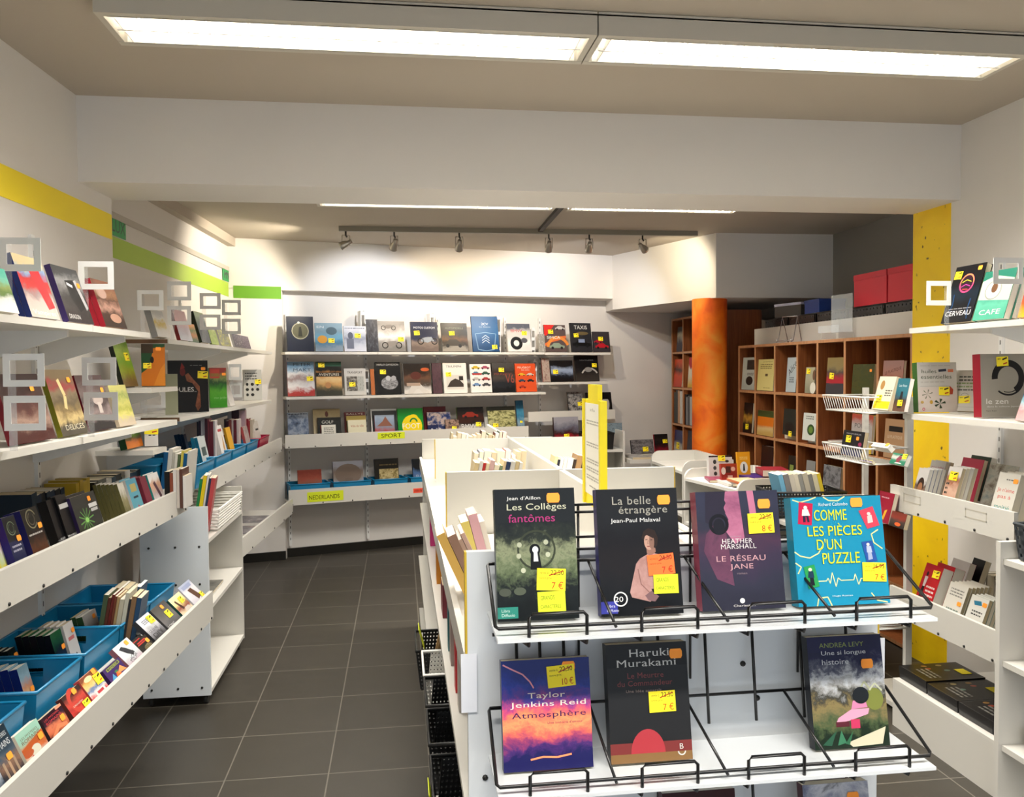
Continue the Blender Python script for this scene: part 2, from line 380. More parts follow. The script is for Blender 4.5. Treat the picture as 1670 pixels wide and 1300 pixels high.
struct(MB().box(2.779, 3.0, 3.93, 4.245, 0, 2.5, mottled('yellow_paint', 'ecc000', 'fbd400', 'ffdf20', 2.2, .55, 26)), 'wall_right_pier')
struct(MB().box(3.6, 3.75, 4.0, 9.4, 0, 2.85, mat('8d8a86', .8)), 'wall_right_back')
# shop front behind the camera: low wall, posts and a transom round the daylight opening
sf = MB()
for b in ((-2.2, 3.0, -2.7, -2.6, 0, .5), (-2.2, 3.0, -2.7, -2.6, 2.5, 2.85), (-2.2, -1.7, -2.7, -2.6, .5, 2.5), (2.6, 3.0, -2.7, -2.6, .5, 2.5), (.4, .5, -2.7, -2.6, .5, 2.5)): sf.box(*b, WALL)
struct(sf, 'wall_front')
# skirting of dark tile
DT = mat('16140f', .3)
def strip(name, p, q, z0, z1, th, mt):
    L = Line(p, (q[0]-p[0], q[1]-p[1])); n = (Vector(q)-Vector(p)).length
    return struct(MB().box(0, n, -th, .01, z0, z1, mt), name, L.M())
strip('baseboard_back', (-.985, YB(-.985)+.005), (2.2, YB(2.2)+.005), 0, .075, .012, DT)
strip('baseboard_back_pier', (-1.33, YU(-1.33)), (-.985, YU(-.985)), 0, .075, .012, DT)
strip('baseboard_left_back', (XF(4.3), 4.3), (XF(7.2), 7.2), 0, .075, .012, DT)
# painted stripes
GREEN = mat('86a82c', .6); DGREEN = mat('5f9a14', .6)
strip('trim_yellow_stripe', (XL(-2.5), -2.5), (XL(4.21), 4.21), 2.235, 2.352, .003, mat('f5dc28', .6))
strip('trim_green_stripe', (XF(4.23), 4.23), (XF(7.2), 7.2), 2.225, 2.34, .003, mat('a9c840', .6))
strip('trim_green_stripe_back', (-1.36, YU(-1.36)), (-.987, YU(-.987)), 2.215, 2.318, .003, DGREEN)
# plain batten along the upper left wall
strip('trim_wall_ledge', (XF(4.23), 4.23), (XF(7.25), 7.25), 2.435, 2.47, .012, mat('bdb7ad', .7))
strip('trim_ceiling_batten', (XF(4.9), 4.9), (XF(7.3), 7.3), 2.64, 2.71, .06, CEIL)

# ------------------------------------------------------------------ signs on the wall
def sign(name, L, a0, a1, z0, z1, mt, ds, label, d=-.004, cat='sign', th=.003, group=None):
    w, h = a1-a0, z1-z0; mb = MB().box(-w/2, w/2, 0, th, 0, h, mt)
    for k, q in enumerate(ds): decal(mb, q, w, h, 0, k)
    return tag(mb.build(name, None, L.M((a0+a1)/2, d-th, z0)), label, cat, group)
WLF = Line((XF(4.0), 4.0), (.055, 1))
a0, a1 = .86, 1.06
a0 = WLF.at(186, 2.4); a1 = WLF.at(203, 2.4)
sign('section_sign', WLF, a0-.12, a1, 2.345, 2.455, mat('0c9a4a', .5), [('t', 'LUX', .62, .5, .7, .62, '0b3d20')], 'bright green section sign over the green stripe, beside the pier edge')
a0 = WLF.at(362, 2.4); a1 = WLF.at(389, 2.4)
sign('section_sign', WLF, a0, a1, 2.345, 2.44, mat('0c9a4a', .5), [('c', [(.08+.11*k, .2), (.1+.11*k, .8)], .045, '0b3d20') for k in range(8)] + [('c', [(.1+.11*k, .5+.28*(k % 2)), (.2+.11*k, .5-.2*(k % 3)+.2)], .03, '0b3d20') for k in range(7)], 'long green section sign above the far end of the green stripe')

# ------------------------------------------------------------------ ceiling lights
GLOW = mat('fff6e8', .5, emit=4)
HOUSE = mat('c3beb2', .5)
def fluorescent(x, y, z, ln, label, group, wd=.27):
    """surface-mounted housing with a parabolic louvre and two tubes"""
    r = empty('fluorescent_light', Matrix.Translation((x, y, z))); tag(r, label, 'ceiling light', group)
    h = ln/2; b = MB()
    b.box(-h, h, -wd/2, -wd/2+.03, -.07, .0, HOUSE); b.box(-h, h, wd/2-.03, wd/2, -.07, 0, HOUSE)
    b.box(-h, h, -wd/2, wd/2, -.005, .008, HOUSE)
    for s in (-1, 1): b.box(s*h-.02*(s > 0), s*h+.02*(s < 0), -wd/2+.0301, wd/2-.0301, -.069, -.0051, HOUSE)
    b.build('housing', r)
    REF = mat('f2f0ea', .2)
    for q in (-.053, .053):
        MB().tube([(-h+.06, q, -.028), (h-.06, q, -.028)], .013, GLOW, 10).build('fluorescent_tube', r)
    lv = MB(); n = 22; q = wd/2-.03
    for k in (-1, 0, 1):
        e = k*q
        lv.poly([(-h+.03, e-.004, -.07), (h-.03, e-.004, -.07), (h-.03, e, -.03), (-h+.03, e, -.03)], REF)
        lv.poly([(-h+.03, e+.004, -.07), (-h+.03, e, -.03), (h-.03, e, -.03), (h-.03, e+.004, -.07)], REF)
        lv.poly([(-h+.03, e-.004, -.07), (-h+.03, e+.004, -.07), (h-.03, e+.004, -.07), (h-.03, e-.004, -.07)], REF)
    for i in range(n+1):
        u = -h+.05+(ln-.1)*i/n
        for s0, s1 in ((-q, 0), (0, q)):
            mid = (s0+s1)/2
            pr = [(s0, -.062), (s0*.7+mid*.3, -.05), (mid, -.046), (s1*.7+mid*.3, -.05), (s1, -.062), (s1, -.07), (s0, -.07)]
            for e in (-.0012, .0012): lv.poly([(u+e, a, b_) for a, b_ in pr], REF)
    lv.build('louvre', r)
    wall = MB()
    wall.box(-h+.02, h-.02, -q, q, -.009, -.006, mat('fffaf0', .4, emit=1.3))
    wall.build('reflector', r)
    return r
fluorescent(-.13, 2.91, 2.79, 1.60, 'lit fluorescent louvre light ahead of the beam, left of the joint', 'fluorescent lights in the front row')
fluorescent(1.475, 2.91, 2.79, 1.60, 'lit fluorescent louvre light ahead of the beam, right of the joint', 'fluorescent lights in the front row')
fluorescent(.25, 5.27, 2.706, 1.50, 'fluorescent light beyond the beam showing a long thin bright edge, left one', 'fluorescent lights beyond the beam')
fluorescent(1.66, 5.27, 2.706, 1.14, 'fluorescent light beyond the beam showing a thin bright edge, right one', 'fluorescent lights beyond the beam')
fluorescent(-.13, .2, 2.79, 1.60, 'fluorescent louvre light over the shop front, left one', 'fluorescent lights near the shop front')
fluorescent(1.475, .2, 2.79, 1.60, 'fluorescent louvre light over the shop front, right one', 'fluorescent lights near the shop front')
# flat cable duct between back lights and the spot track
tag(MB().box(-.018, .018, -.62, .62, -.012, .012, mat('2a2520', .6)).build('cable_duct', None, Matrix.Translation((1.10, 6.02, 2.698)) @ Matrix.Rotation(-.02, 4, 'Z')), 'short dark cable duct on the ceiling running to the spotlight track', 'cable duct')
# spotlight track
TY = 6.55
tag(MB().box(-.45, 2.40, -.02, .02, 2.672, 2.71, mat('8b8577', .5)).build('spotlight_track', None, Matrix.Translation((0, TY, 0))), 'long grey spotlight track on the ceiling before the back wall', 'spotlight track')
BRASS = mat('b4aea4', .28, metal=.7)
spots = [(564, (-1.38, 6.75, 2.15), (1, .88, .7), 40, 'lit, aimed to the left wall'), (643, (-.3, 7.5, 1.75), (.93, .95, 1), 26, 'second from the left with a white face'),
         (749, (.45, 7.62, 1.75), (1, .82, .6), 30, 'third from the left, dark body'), (895, (1.25, 7.85, 1.75), (1, .84, .64), 30, 'third from the right, near the cable duct'),
         (961, (1.65, 7.95, 1.75), (.9, .93, 1), 26, 'second from the right with a white face'), (1048, (2.42, 7.05, 2.3), (1, .85, .6), 14, 'rightmost, nearest the bulkhead')]
TL = Line((0, TY), (1, 0))
for i, (px, aim, colr, en, where) in enumerate(spots):
    a = TL.at(px, 2.6); p = Vector((a, TY, 2.672))
    r = empty('spotlight', Matrix.Translation(p)); tag(r, f'small metal track spotlight, {where}', 'spotlight', 'spotlights on the ceiling track')
    MB().tube([(0, 0, 0), (0, 0, -.03), (.01, 0, -.045)], .007, mat('3a3733', .4)).build('stem', r)
    MB().tube([(-.028, 0, -.03), (-.03, 0, -.095), (-.03, .0, -.11)], .003, BRASS, 6).tube([(.028, 0, -.03), (.03, 0, -.11)], .003, BRASS, 6).tube([(-.028, 0, -.03), (.028, 0, -.03)], .003, BRASS, 6).build('bracket', r)
    dv = (Vector(aim)-(p+Vector((0, 0, -.095)))).normalized(); q = dv.to_track_quat('Z', 'Y').to_matrix().to_4x4(); q.translation = (0, 0, -.095)
    MB().lathe([(.0, -.05), (.016, -.05), (.018, -.02), (.026, .0), (.03, .03), (.033, .045), (.031, .045), (.026, .03), (.0, .028)], BRASS, 20).build('lamp_head', r, q)
    MB().lathe([(0, .036), (.024, .036)], mat('fff4e0', .3, emit=14), 20).build('lens', r, q)
    s = lamp('spot_glow', 'SPOT', p+Vector((0, 0, -.095))+dv*.06, en*1.5, colr, aim=aim, spot=105)

# ------------------------------------------------------------------ wall shelving
def rail(L, a, d, z0, z1, label, cat='upright'):
    mb = MB().box(-.012, .012, -.014, 0, z0, z1, STEEL); z = z0+.05
    while z < z1-.04:
        mb.poly([(-.003, -.0145, z), (.003, -.0145, z), (.003, -.0145, z+.02), (-.003, -.0145, z+.02)], mat('45423d', .7)); z += .05
    return tag(mb.build('slotted_upright', None, L.M(a, d)), label, cat, 'slotted wall uprights')
def shelf(L, a0, a1, z, depth, label, th=.022, brackets=(), endmat=None):
    r = empty('wall_shelf', L.M(a0, 0, z)); tag(r, label, 'shelf'); w = a1-a0
    b = MB().box(0, w, 0, depth, -th, 0, WHITE)
    if endmat: b.box(-.002, 0, .004, depth-.004, -th+.002, -.001, endmat)
    b.build('shelf_board', r)
    for q in brackets:
        mb = MB(); x = q-a0
        for e in (-.006, .006): mb.poly([(x+e, .04, -th), (x+e, depth, -th), (x+e, depth, -th-.11), (x+e, depth-.03, -th-.11), (x+e, .04, -th-.02)], STEEL)
        mb.poly([(x-.006, .04, -th-.02), (x+.006, .04, -th-.02), (x+.006, depth-.03, -th-.11), (x-.006, depth-.03, -th-.11)], STEEL)
        mb.poly([(x-.006, .04, -th), (x-.006, .04, -th-.02), (x+.006, .04, -th-.02), (x+.006, .04, -th)], STEEL)
        mb.build('bracket', r)
    return r
def screw(parent, x, z, y=0):
    if 'screw' not in MATS:
        MATS['screw'] = MB().lathe([(.0055, 0), (.0055, .003), (0, .004)], SCREW, 8).build('screw', parent, Matrix.Translation((x, y, z)) @ Matrix.Rotation(math.pi/2, 4, 'X')); return
    o = MATS['screw'].copy(); COL.objects.link(o); o.parent = parent; o.matrix_local = Matrix.Translation((x, y, z)) @ Matrix.Rotation(math.pi/2, 4, 'X')
def tray(L, a0, a1, z0, z1, depth, label, screws=.17, lean=0, skew=0, holes=()):
    """shelf with a raised front board, fixed by a line of dark screws"""
    r = empty('shelf_bin', L.M(a0, 0, z0)); tag(r, label, 'shelf bin'); w = a1-a0
    MB().box(0, w, .018, depth, 0, .018, WHITE).build('tray_board', r)
    h = z1-z0
    f = MB().box(skew, w, 0, .016, -.01, h, LAMI)
    for x0, x1, v0, v1 in holes:
        for q in ((x0, v1, x1, v1-.004), (x0, v0+.004, x1, v0), (x0, v1, x0+.004, v0), (x1-.004, v1, x1, v0)):
            f.poly([(q[0], -.0006, q[3]), (q[2], -.0006, q[3]), (q[2], -.0006, q[1]), (q[0], -.0006, q[1])], mat('b9b3a4', .5))
    fo = f.build('front_board', r); n = int(w/screws) if screws else 0
    for i in range(n+1 if n else 0): screw(fo, .03+(w-.06)*i/n, 0)
    return r
def divider(M, w, h, n, label, gap=.035, strip=.03, back=True, tilt=0):
    """white metal shelf divider: upright strip on the wall rail and n open rectangular rings one above another"""
    mb = MB(); t = .002; z = 0
    for i in range(n):
        b = h*.2; c = w*.17
        for q in ((0, w, z, z+b), (0, w, z+h-b, z+h), (0, c, z+b, z+h-b), (w-c, w, z+b, z+h-b)): mb.box(q[0], q[1], 0, t, q[2], q[3], STEEL)
        z += h+gap
    if back: mb.box(-strip, 0, 0, .012, -.02, z+.03, STEEL)
    return tag(mb.build('shelf_divider', None, M), label, 'shelf divider', 'white ring dividers on the shelves')

# --- left wall, near unit
YE = 3.95
for y, lb in ((2.72, 'slotted white upright on the left wall near the nearest pair of ring dividers'), (3.42, 'slotted white upright on the left wall beyond the yellow-lit books')):
    rail(Line((XL(3), 3), (.055, 1)), y-3, 0, .2, 2.13, lb)
shelf(L1, -1.6, .05, 1.765, .36, 'upper white shelf on the left wall, near board holding horse and animal albums', brackets=(-.9, -.05))
shelf(L1, .052, .62, 1.765, .36, 'short upper white shelf board at the end of the near left wall', brackets=(.45,))
shelf(L2, -1.6, .78, 1.397, .40, 'middle white shelf on the left wall below the horse albums', brackets=(-.7, .35))
tray(LB, -1.6, 1.0, .976, 1.075, .39, 'upper white bin shelf on the left wall with a screwed front board', screws=.19)
lt = tray(LL, -1.6, .85, .51, .625, .53, 'lower white bin shelf on the left wall holding manga and blue crates', screws=.155)
MB().box(.0, 2.45, .018, .14, .07, .083, WHITE).build('ledge_board', lt)
# --- left wall, recessed unit
rail(WLF, 1.9, 0, .3, 2.1, 'slotted white upright in the left recess behind the book display')
shelf(LS, -.25, .12, 1.532, .36, 'short white shelf stub at the pier holding the grass and orange books', brackets=(-.02,))
shelf(LS, -.25, -.06, 1.25, .34, 'short lower white shelf stub at the pier holding vegetable books', brackets=(-.12,))
rawedge = mat('6f5138', .8)
shelf(LM, -.72, 2.05, 1.765, .36, 'upper white shelf along the recessed left wall full of flower books', brackets=(.5, 1.3), endmat=rawedge)
shelf(LM, -.55, 2.0, 1.372, .36, 'middle white shelf along the recessed left wall under the flower books', brackets=(.2, 1.2), endmat=rawedge)
tray(LMB, .0, 2.25, .976, 1.075, .48, 'white bin shelf in the left recess holding blue crates', screws=.28)
tray(Line((-1.09, 4.6), (.025, 1)), -.575, -.13, .975, 1.05, .41, 'short empty white bin tray between near bin and blue crates', screws=0)
tray(LML, -.17, 1.5, .50, .605, .50, 'low white bin shelf in the left recess beyond the trolley', screws=.3)
# --- back wall unit
for px, lb in ((470, 'slotted white upright at the left end of the back shelves'), (597, 'slotted white upright behind the second bay of the back shelves'), (714, 'slotted white upright behind the middle of the back shelves'), (824, 'slotted white upright right of the blue car book'), (880, 'slotted white upright where the back shelves step up')):
    LBW = Line((-.967, 7.355), (1, .30)); rail(LBW, LBW.at(px, 1.3), 0, .1, 2.1, lb)
a = lambda px, z: BK.at(px, z)
shelf(BK, a(465, 1.76), a(616, 1.76), 1.765, .27, 'top shelf of the back wall, left board')
shelf(BK, a(616.5, 1.76), a(888, 1.76), 1.765, .27, 'top shelf of the back wall, long middle board')
shelf(BK, a(888.5, 1.76), a(996, 1.76), 1.762, .27, 'top shelf of the back wall, right board under the taxi book')
shelf(BK, a(467, 1.39), a(890, 1.39), 1.392, .27, 'second shelf of the back wall under the motorcycle books')
shelf(BK, a(878, 1.47), a(992, 1.47), 1.482, .25, 'short second shelf at the right end of the back wall')
tray(BK, a(465, 1.07), a(862, 1.07), .976, 1.078, .27, 'long white bin shelf of the back wall carrying the SPORT label', screws=.22)
tray(BK, a(862, 1.16), a(1003, 1.16), 1.125, 1.208, .24, 'white bin shelf at the right end of the back wall', screws=0)
tray(BK, a(471, .56), a(760, .56), .50, .618, .27, 'lowest white bin shelf of the back wall carrying the NEDERLANDS label', screws=.25)
# handwritten labels stuck on the bins
LAB = mat('d3e01c', .6)
sign('bin_label', BK, a(616, 1.04), a(660, 1.04), 1.012, 1.068, LAB, [('t', 'SPORT', .5, .5, .74, .6, '14140c')], 'yellow-green handwritten SPORT label on the upper back bin', d=-.0005, th=.001, cat='label')
sign('bin_label', BK, a(501, .56), a(560, .56), .508, .592, LAB, [('t', 'NEDERLANDS', .47, .45, .84, .42, '14140c')], 'yellow-green handwritten NEDERLANDS label on the lowest back bin', d=-.0005, th=.001, cat='label')
sign('bin_label', BK, a(674, .56), a(696, .56), .525, .565, mat('f2553a', .6), [('c', [(.1+.1*k, .25), (.14+.1*k, .75)], .035, '2a0f08') for k in range(8)], 'small orange-red label on the lowest back bin, cut off by the island', d=-.0005, th=.001, cat='label')
# --- right wall unit
for s_, lb in ((.16, 'slotted white upright on the right wall between the black book and yellow pier'), (.98, 'slotted white upright on the right wall at the frame edge')):
    rail(Line((2.779, 3.43), (0, -1)), s_-.28, 0, .2, 2.1, lb)
shelf(RT, .10, 1.6, 1.765, .40, 'upper white shelf on the right wall under the brain book', brackets=(.55,))
shelf(RT, .06, 1.6, 1.397, .42, 'middle white shelf on the right wall holding the essential oils book')
HL = lambda x0, x1: (x0, x1, .04, .075)
tray(RT, -.03, .73, .976, 1.077, .58, 'upper white bin shelf on the right wall with a screwed front board', screws=.17, holes=(HL(.1, .22), HL(.5, .62)))
tray(RT, -.03, .66, .51, .623, .58, 'lower white bin shelf on the right wall holding the red paperback', screws=.17, holes=(HL(.08, .2),))
r = empty('plinth_box', RT.M(0, 0, 0)); tag(r, 'low white plinth box on the floor under the right bins, boxed sets on it', 'plinth')
MB().box(0, .66, 0, .018, 0, .20, LAMI).box(0, .02, .018, .58, 0, .20, LAMI).build('front_board', r)
MB().box(0, .66, 0.0, .60, .20, .212, WHITE).build('top_board', r)
# tall end panel and the low open cabinet nearer the camera
r = empty('open_cabinet', Matrix.Translation((2.085, 2.67, 0))); tag(r, 'white open cabinet at the right frame edge with trays, pads and a grey basket', 'cabinet')
MB().box(-.012, .56, -.022, 0, 0, .985, LAMI).build('end_panel', r)
for z in (.925, .565, .265, .02): MB().box(.0, .56, -.5, -.022, z-.02, z, WHITE).build('shelf_board', r)
MB().box(.5, .56, -.5, -.022, 0, .985, LAMI).build('back_panel', r)

# ------------------------------------------------------------------ baskets and crates
def lattice(mb, p, ex, ez, nx, nz, bar, mt, nrm):
    """flat grid of thin bars spanned by two edge vectors from corner p"""
    p, ex, ez, nv = Vector(p), Vector(ex), Vector(ez), Vector(nrm)*.0025
    lx, lz = ex.length, ez.length
    def quad(a0, a1, b0, b1):
        c = [p+ex*a+ez*b for a, b in ((a0, b0), (a1, b0), (a1, b1), (a0, b1))]; i = len(mb.v)
        mb.v += [tuple(q-nv) for q in c] + [tuple(q+nv) for q in c]
        for q in ((3, 2, 1, 0), (4, 5, 6, 7), (0, 1, 5, 4), (1, 2, 6, 5), (2, 3, 7, 6), (3, 0, 4, 7)): mb.face([i+k for k in q], mt)
    for i in range(nx+1): t = i/nx; quad(max(0, t-bar/lx/2), min(1, t+bar/lx/2), 0, 1)
    for i in range(nz+1): t = i/nz; quad(0, 1, max(0, t-bar/lz/2), min(1, t+bar/lz/2))
def basket(M, w, d, h, mt, label, taper=.88, step=.022, bar=.011, group=None, weave=False, name='plastic_basket', solid=0):
    r = empty(name, M); tag(r, label, 'basket', group); mb = MB(); x, y, X, Y = w/2*taper, d/2*taper, w/2, d/2
    B = [(-x, -y, .003), (x, -y, .003), (x, y, .003), (-x, y, .003)]; T = [(-X, -Y, h), (X, -Y, h), (X, Y, h), (-X, Y, h)]
    for k in range(4):
        b0, b1, t0, t1 = map(Vector, (B[k], B[(k+1) % 4], T[k], T[(k+1) % 4]))
        n = (b1-b0).cross(Vector((0, 0, 1))).normalized(); L = (t1-t0).length
        if weave:
            nz = int(h/.014)
            for i in range(nz):
                f = (i+.5)/nz; p, q = b0.lerp(t0, f), b1.lerp(t1, f); m = max(3, int(L/.035)); pts = []
                for j in range(m*2+1):
                    pts.append(p.lerp(q, j/(m*2)) + n*(.0028 if (j+i*1) % 2 else -.0018))
                mb.tube(pts, .0062, mt, 5)
        else:
            lattice(mb, b0, (b1-b0), (t0-b0), max(2, int(L/step)), max(2, int(h/step)), bar, mt, n)
    mb.build('woven_wall' if weave else 'lattice_wall', r)
    MB().box(-x, x, -y, y, 0, .004, mt).build('bottom', r)
    MB().tube([T[0], T[1], T[2], T[3]], .006, mt, 6, closed=True).build('rim', r)
    return r
def crate(M, w, d, h, mt, label, group=None, slot=True):
    """open storage crate: x across, y deep, solid tapered walls, rolled rim, hand slot in the front wall"""
    r = empty('storage_crate', M); tag(r, label, 'crate', group); X, Y, k, t = w/2, d/2, .93, .004; mb = MB()
    def wall(p0, p1, slot_):
        b0, b1 = Vector((p0[0]*k, p0[1]*k, 0)), Vector((p1[0]*k, p1[1]*k, 0)); t0, t1 = Vector((*p0, h)), Vector((*p1, h)); n = (b1-b0).cross(t0-b0).normalized()*t
        P = lambda u, v: (b0.lerp(b1, u)).lerp(t0.lerp(t1, u), v)
        rects = [(0, 1, 0, 1)] if not slot_ else [(0, 1, 0, .6), (0, 1, .8, 1), (0, .32, .6, .8), (.68, 1, .6, .8)]
        for u0, u1, v0, v1 in rects:
            c = [P(u0, v0), P(u1, v0), P(u1, v1), P(u0, v1)]; i = len(mb.v)
            mb.v += [tuple(q) for q in c] + [tuple(q-n) for q in c]
            for q in ((0, 1, 2, 3), (7, 6, 5, 4), (1, 0, 4, 5), (2, 1, 5, 6), (3, 2, 6, 7), (0, 3, 7, 4)): mb.face([i+z for z in q], mt)
    C = [(-X, -Y), (X, -Y), (X, Y), (-X, Y)]
    for i in range(4): wall(C[i], C[(i+1) % 4], slot and i in (0, 2))
    mb.build('crate_wall', r)
    MB().box(-X*k, X*k, -Y*k, Y*k, 0, .004, mt).build('bottom', r)
    MB().tube([(*c, h) for c in C], .006, mt, 6, closed=True).build('rim', r)
    return r
# blue crates in the left recess
z0 = .996
for i, (y, wd, mt, lb) in enumerate(((4.27, .31, BLUEP, 'blue plastic crate at the near end of the left recess, full of pale booklets'), (4.66, .35, BLUEP, 'blue crate in the left recess with the slim blue and white paperback'), (5.07, .37, BLUEP, 'blue crate in the left recess with the tall row of paperbacks'), (5.49, .37, BLUEP, 'blue crate in the left recess, third along the row from the pier'), (5.91, .37, BLUEP, 'blue crate in the left recess next to the crimson crate'), (6.34, .36, mat('a8123e', .35), 'crimson plastic crate at the far end of the left recess'))):
    crate(LMB.M(y-4.6, .26 if i else .325, z0), wd, .44 if i else .38, .125 if i else .165, mt, lb, 'storage crates in the left recess', slot=False)
# blue crates in the lower left bin (deep side to the wall)
for i, (y, lb) in enumerate(((2.35, 'blue crate in the lower left bin behind the slate manga'), (2.72, 'blue crate in the lower left bin behind the red dragon manga'), (3.05, 'blue crate in the lower left bin holding grey paperbacks'), (3.36, 'blue crate in the lower left bin holding old brown paperbacks'), (3.68, 'blue crate at the far end of the lower left bin'))):
    crate(LL.M(y-3, .34, .531) @ Matrix.Rotation(math.pi/2, 4, 'Z'), .36, .30, .135, BLUEP, lb, 'blue crates in the lower left bin')
# blue crates on the lowest back shelf
for x0, x1, lb in ((473, 541, 'blue crate on the lowest back shelf, leftmost, under the red book'), (544, 608, 'blue crate on the lowest back shelf under the elephant book'), (611, 668, 'blue crate on the lowest back shelf under the golden photo book'), (671, 730, 'blue crate on the lowest back shelf beside the island')):
    q0, q1 = BK.at(x0, .66), BK.at(x1, .66); crate(BK.M((q0+q1)/2, .145, .52), q1-q0-.012, .22, .135, BLUEP, lb, 'blue crates on the lowest back shelf', slot=False)

# ------------------------------------------------------------------ white trolley with basket
r = empty('book_trolley', Matrix.Translation((-.92, 4.12, 0))); tag(r, 'white open trolley on casters standing past the near left shelves', 'trolley')
MB().box(-.31, 0, 0, .018, .05, .96, mat('d3d8db', .35)).build('end_panel', r)
for x in (-.27, -.15, -.04):
    for z in (.09, .59, .77): screw(r, x, z)
MB().box(-.31, .0, .86, .878, .05, .94, LAMI).build('far_panel', r)
MB().box(-.31, -.295, .018, .86, .05, .9, LAMI).build('back_panel', r)
for z in (.075, .47, .80): MB().box(-.295, 0, .018, .86, z-.018, z, WHITE).build('shelf_board', r)
for x in (-.28, -.03):
    for y in (.04, .83): MB().tube([(x-.01, y, .022), (x+.01, y, .022)], .022, mat('2b2a28', .5), 14).tube([(x, y, .03), (x, y, .055)], .008, STEEL, 6).build('caster', r)
basket(Matrix.Translation((-1.045, 4.63, .803)), .27, .62, .11, WHITEP, 'white woven plastic basket on the top shelf of the trolley', weave=True, taper=.9)

# ------------------------------------------------------------------ brown bookcases on the right
WD1 = wood_mat('brown_laminate', '7c4422', '96582f'); WDE = wood_mat('brown_laminate_edge', 'a8754c', 'bd8a60'); WDB = wood_mat('brown_back_board', '5f3015', '733d1d')
def bookcase(ys, zs, label, depth=.33):
    r = empty('bookcase', Matrix.Translation((2.8, ys[0], 0))); tag(r, label, 'bookcase'); t = .012
    for y in ys:
        MB().box(0, depth, y-ys[0]-t, y-ys[0]+t, 0, zs[0], WD1).box(-.002, 0, y-ys[0]-t, y-ys[0]+t, 0, zs[0], WDE).build('upright_board', r)
    for z in zs:
        MB().box(0, depth, ys[-1]-ys[0], 0, z-.02, z, WD1).box(-.0025, 0, ys[-1]-ys[0], 0, z-.02, z, WDE).build('shelf_board', r)
    MB().box(depth, depth+.01, ys[-1]-ys[0]-t, t, 0, zs[0], WDB).build('back_board', r)
    return r
bookcase((8.38, 8.04, 7.69, 7.33, 6.98), (2.11, 1.77, 1.41, 1.04, .68, .3), 'tall brown pigeonhole bookcase behind the orange column, against the back wall')
bookcase((6.65, 6.33, 5.98, 5.62, 5.33, 4.98, 4.61, 4.28), (1.785, 1.42, 1.07, .72, .36, .03), 'long brown pigeonhole bookcase right of the orange column')
tag(MB().box(0, .02, 0, 2.33, 0, .135, LAMI).build('white_board', None, Matrix.Translation((2.925, 4.30, 1.787))), 'long white board standing on edge along the top of the brown bookcase', 'board')
# things stored on top of it
for i, (y, lb) in enumerate(((4.60, 'black plastic crate on the bookcase under the red boxes, next to the pier'), (5.02, 'black plastic crate on the bookcase under the left red box'), (5.45, 'black plastic crate on the bookcase behind the acrylic easel'), (5.88, 'black plastic crate on the bookcase behind the white board, middle'), (6.31, 'black plastic crate on the bookcase near the wire easels'))):
    basket(Matrix.Translation((3.10, y, 1.79)) @ Matrix.Rotation(math.pi/2, 4, 'Z'), .40, .27, .20, BLACKP, lb, taper=.97, step=.04, bar=.028, group='black crates on top of the bookcase')
def carton(M, w, d, h, c, label, lid=None, ds=()):
    r = empty('storage_box', M); tag(r, label, 'box')
    mb = MB().box(-w/2, w/2, -d/2, d/2, 0, h*.82, mat(c, .5)); mb.build('box_body', r)
    l = MB().box(-w/2-.003, w/2+.003, -d/2-.003, d/2+.003, h*.82, h, mat(lid or c, .5)); l.build('lid', r)
    return r
carton(Matrix.Translation((3.08, 4.97, 1.995)), .24, .37, .205, 'c8142e', 'left red storage box on the black crates above the bookcase')
carton(Matrix.Translation((3.08, 4.585, 1.995)), .24, .37, .205, 'c8142e', 'right red storage box on the black crates, next to the yellow pier')
carton(Matrix.Translation((3.1, 5.80, 1.997)), .2, .22, .10, '1c3f8c', 'dark blue box on the crates above the bookcase')
carton(Matrix.Translation((3.1, 6.2, 1.997)) @ Matrix.Rotation(.25, 4, 'Z'), .22, .30, .105, '3b3836', 'dark box with a pale lavender side lying on the crates', lid='c9cbe6')
carton(Matrix.Translation((3.1, 6.56, 1.797)), .24, .09, .20, '5d5148', 'brown cardboard box at the column end of the bookcase top')
carton(Matrix.Translation((3.36, 6.4, 1.79)), .2, .30, .2, '2a2a2c', 'black flat box behind the brown cardboard box')
# easels
def wire_easel(M, label):
    mb = MB(); C = mat('cfcfd2', .25, metal=.8); s = .075
    for x in (-s, s): mb.tube([(x, -.055, .03), (x, -.06, .0), (x, -.04, .012), (x, .0, .19), (x*.9, .05, 0)], .0036, C, 6)
    mb.tube([(-s, 0, .19), (s, 0, .19)], .0036, C, 6); mb.tube([(-s, -.04, .012), (s, -.04, .012)], .0036, C, 6)
    return tag(mb.build('wire_easel', None, M), label, 'easel')
wire_easel(Matrix.Translation((2.86, 5.86, 1.789)) @ Matrix.Rotation(-1.25, 4, 'Z'), 'bent wire book easel on the bookcase top nearer the column')
ACR = mat('e6eef2', .05, alpha=.22)
mb = MB()
MX = Matrix.Translation((2.89, 5.18, 1.79)) @ Matrix.Rotation(-1.45, 4, 'Z')
mb.box(-.11, .11, -.003, 0, .04, .29, ACR); mb.box(-.11, .11, -.1, -.003, .04, .043, ACR); mb.box(-.11, .11, -.103, -.1, .04, .085, ACR)
for x in (-.09, .09): mb.box(x-.002, x+.002, -.09, .02, 0, .04, ACR)
tag(mb.build('acrylic_easel', None, MX), 'clear acrylic book easel standing on the bookcase top before the red box', 'easel')
# orange column
OC = MB().lathe([(.145, 0), (.145, 2.185)], mottled('orange_plaster', 'e05200', 'ff7c0a', 'ffa236', 3.4, .6), 40)
o = OC.build('column', None, Matrix.Translation((2.60, 6.80, 0))); o['kind'] = 'structure'

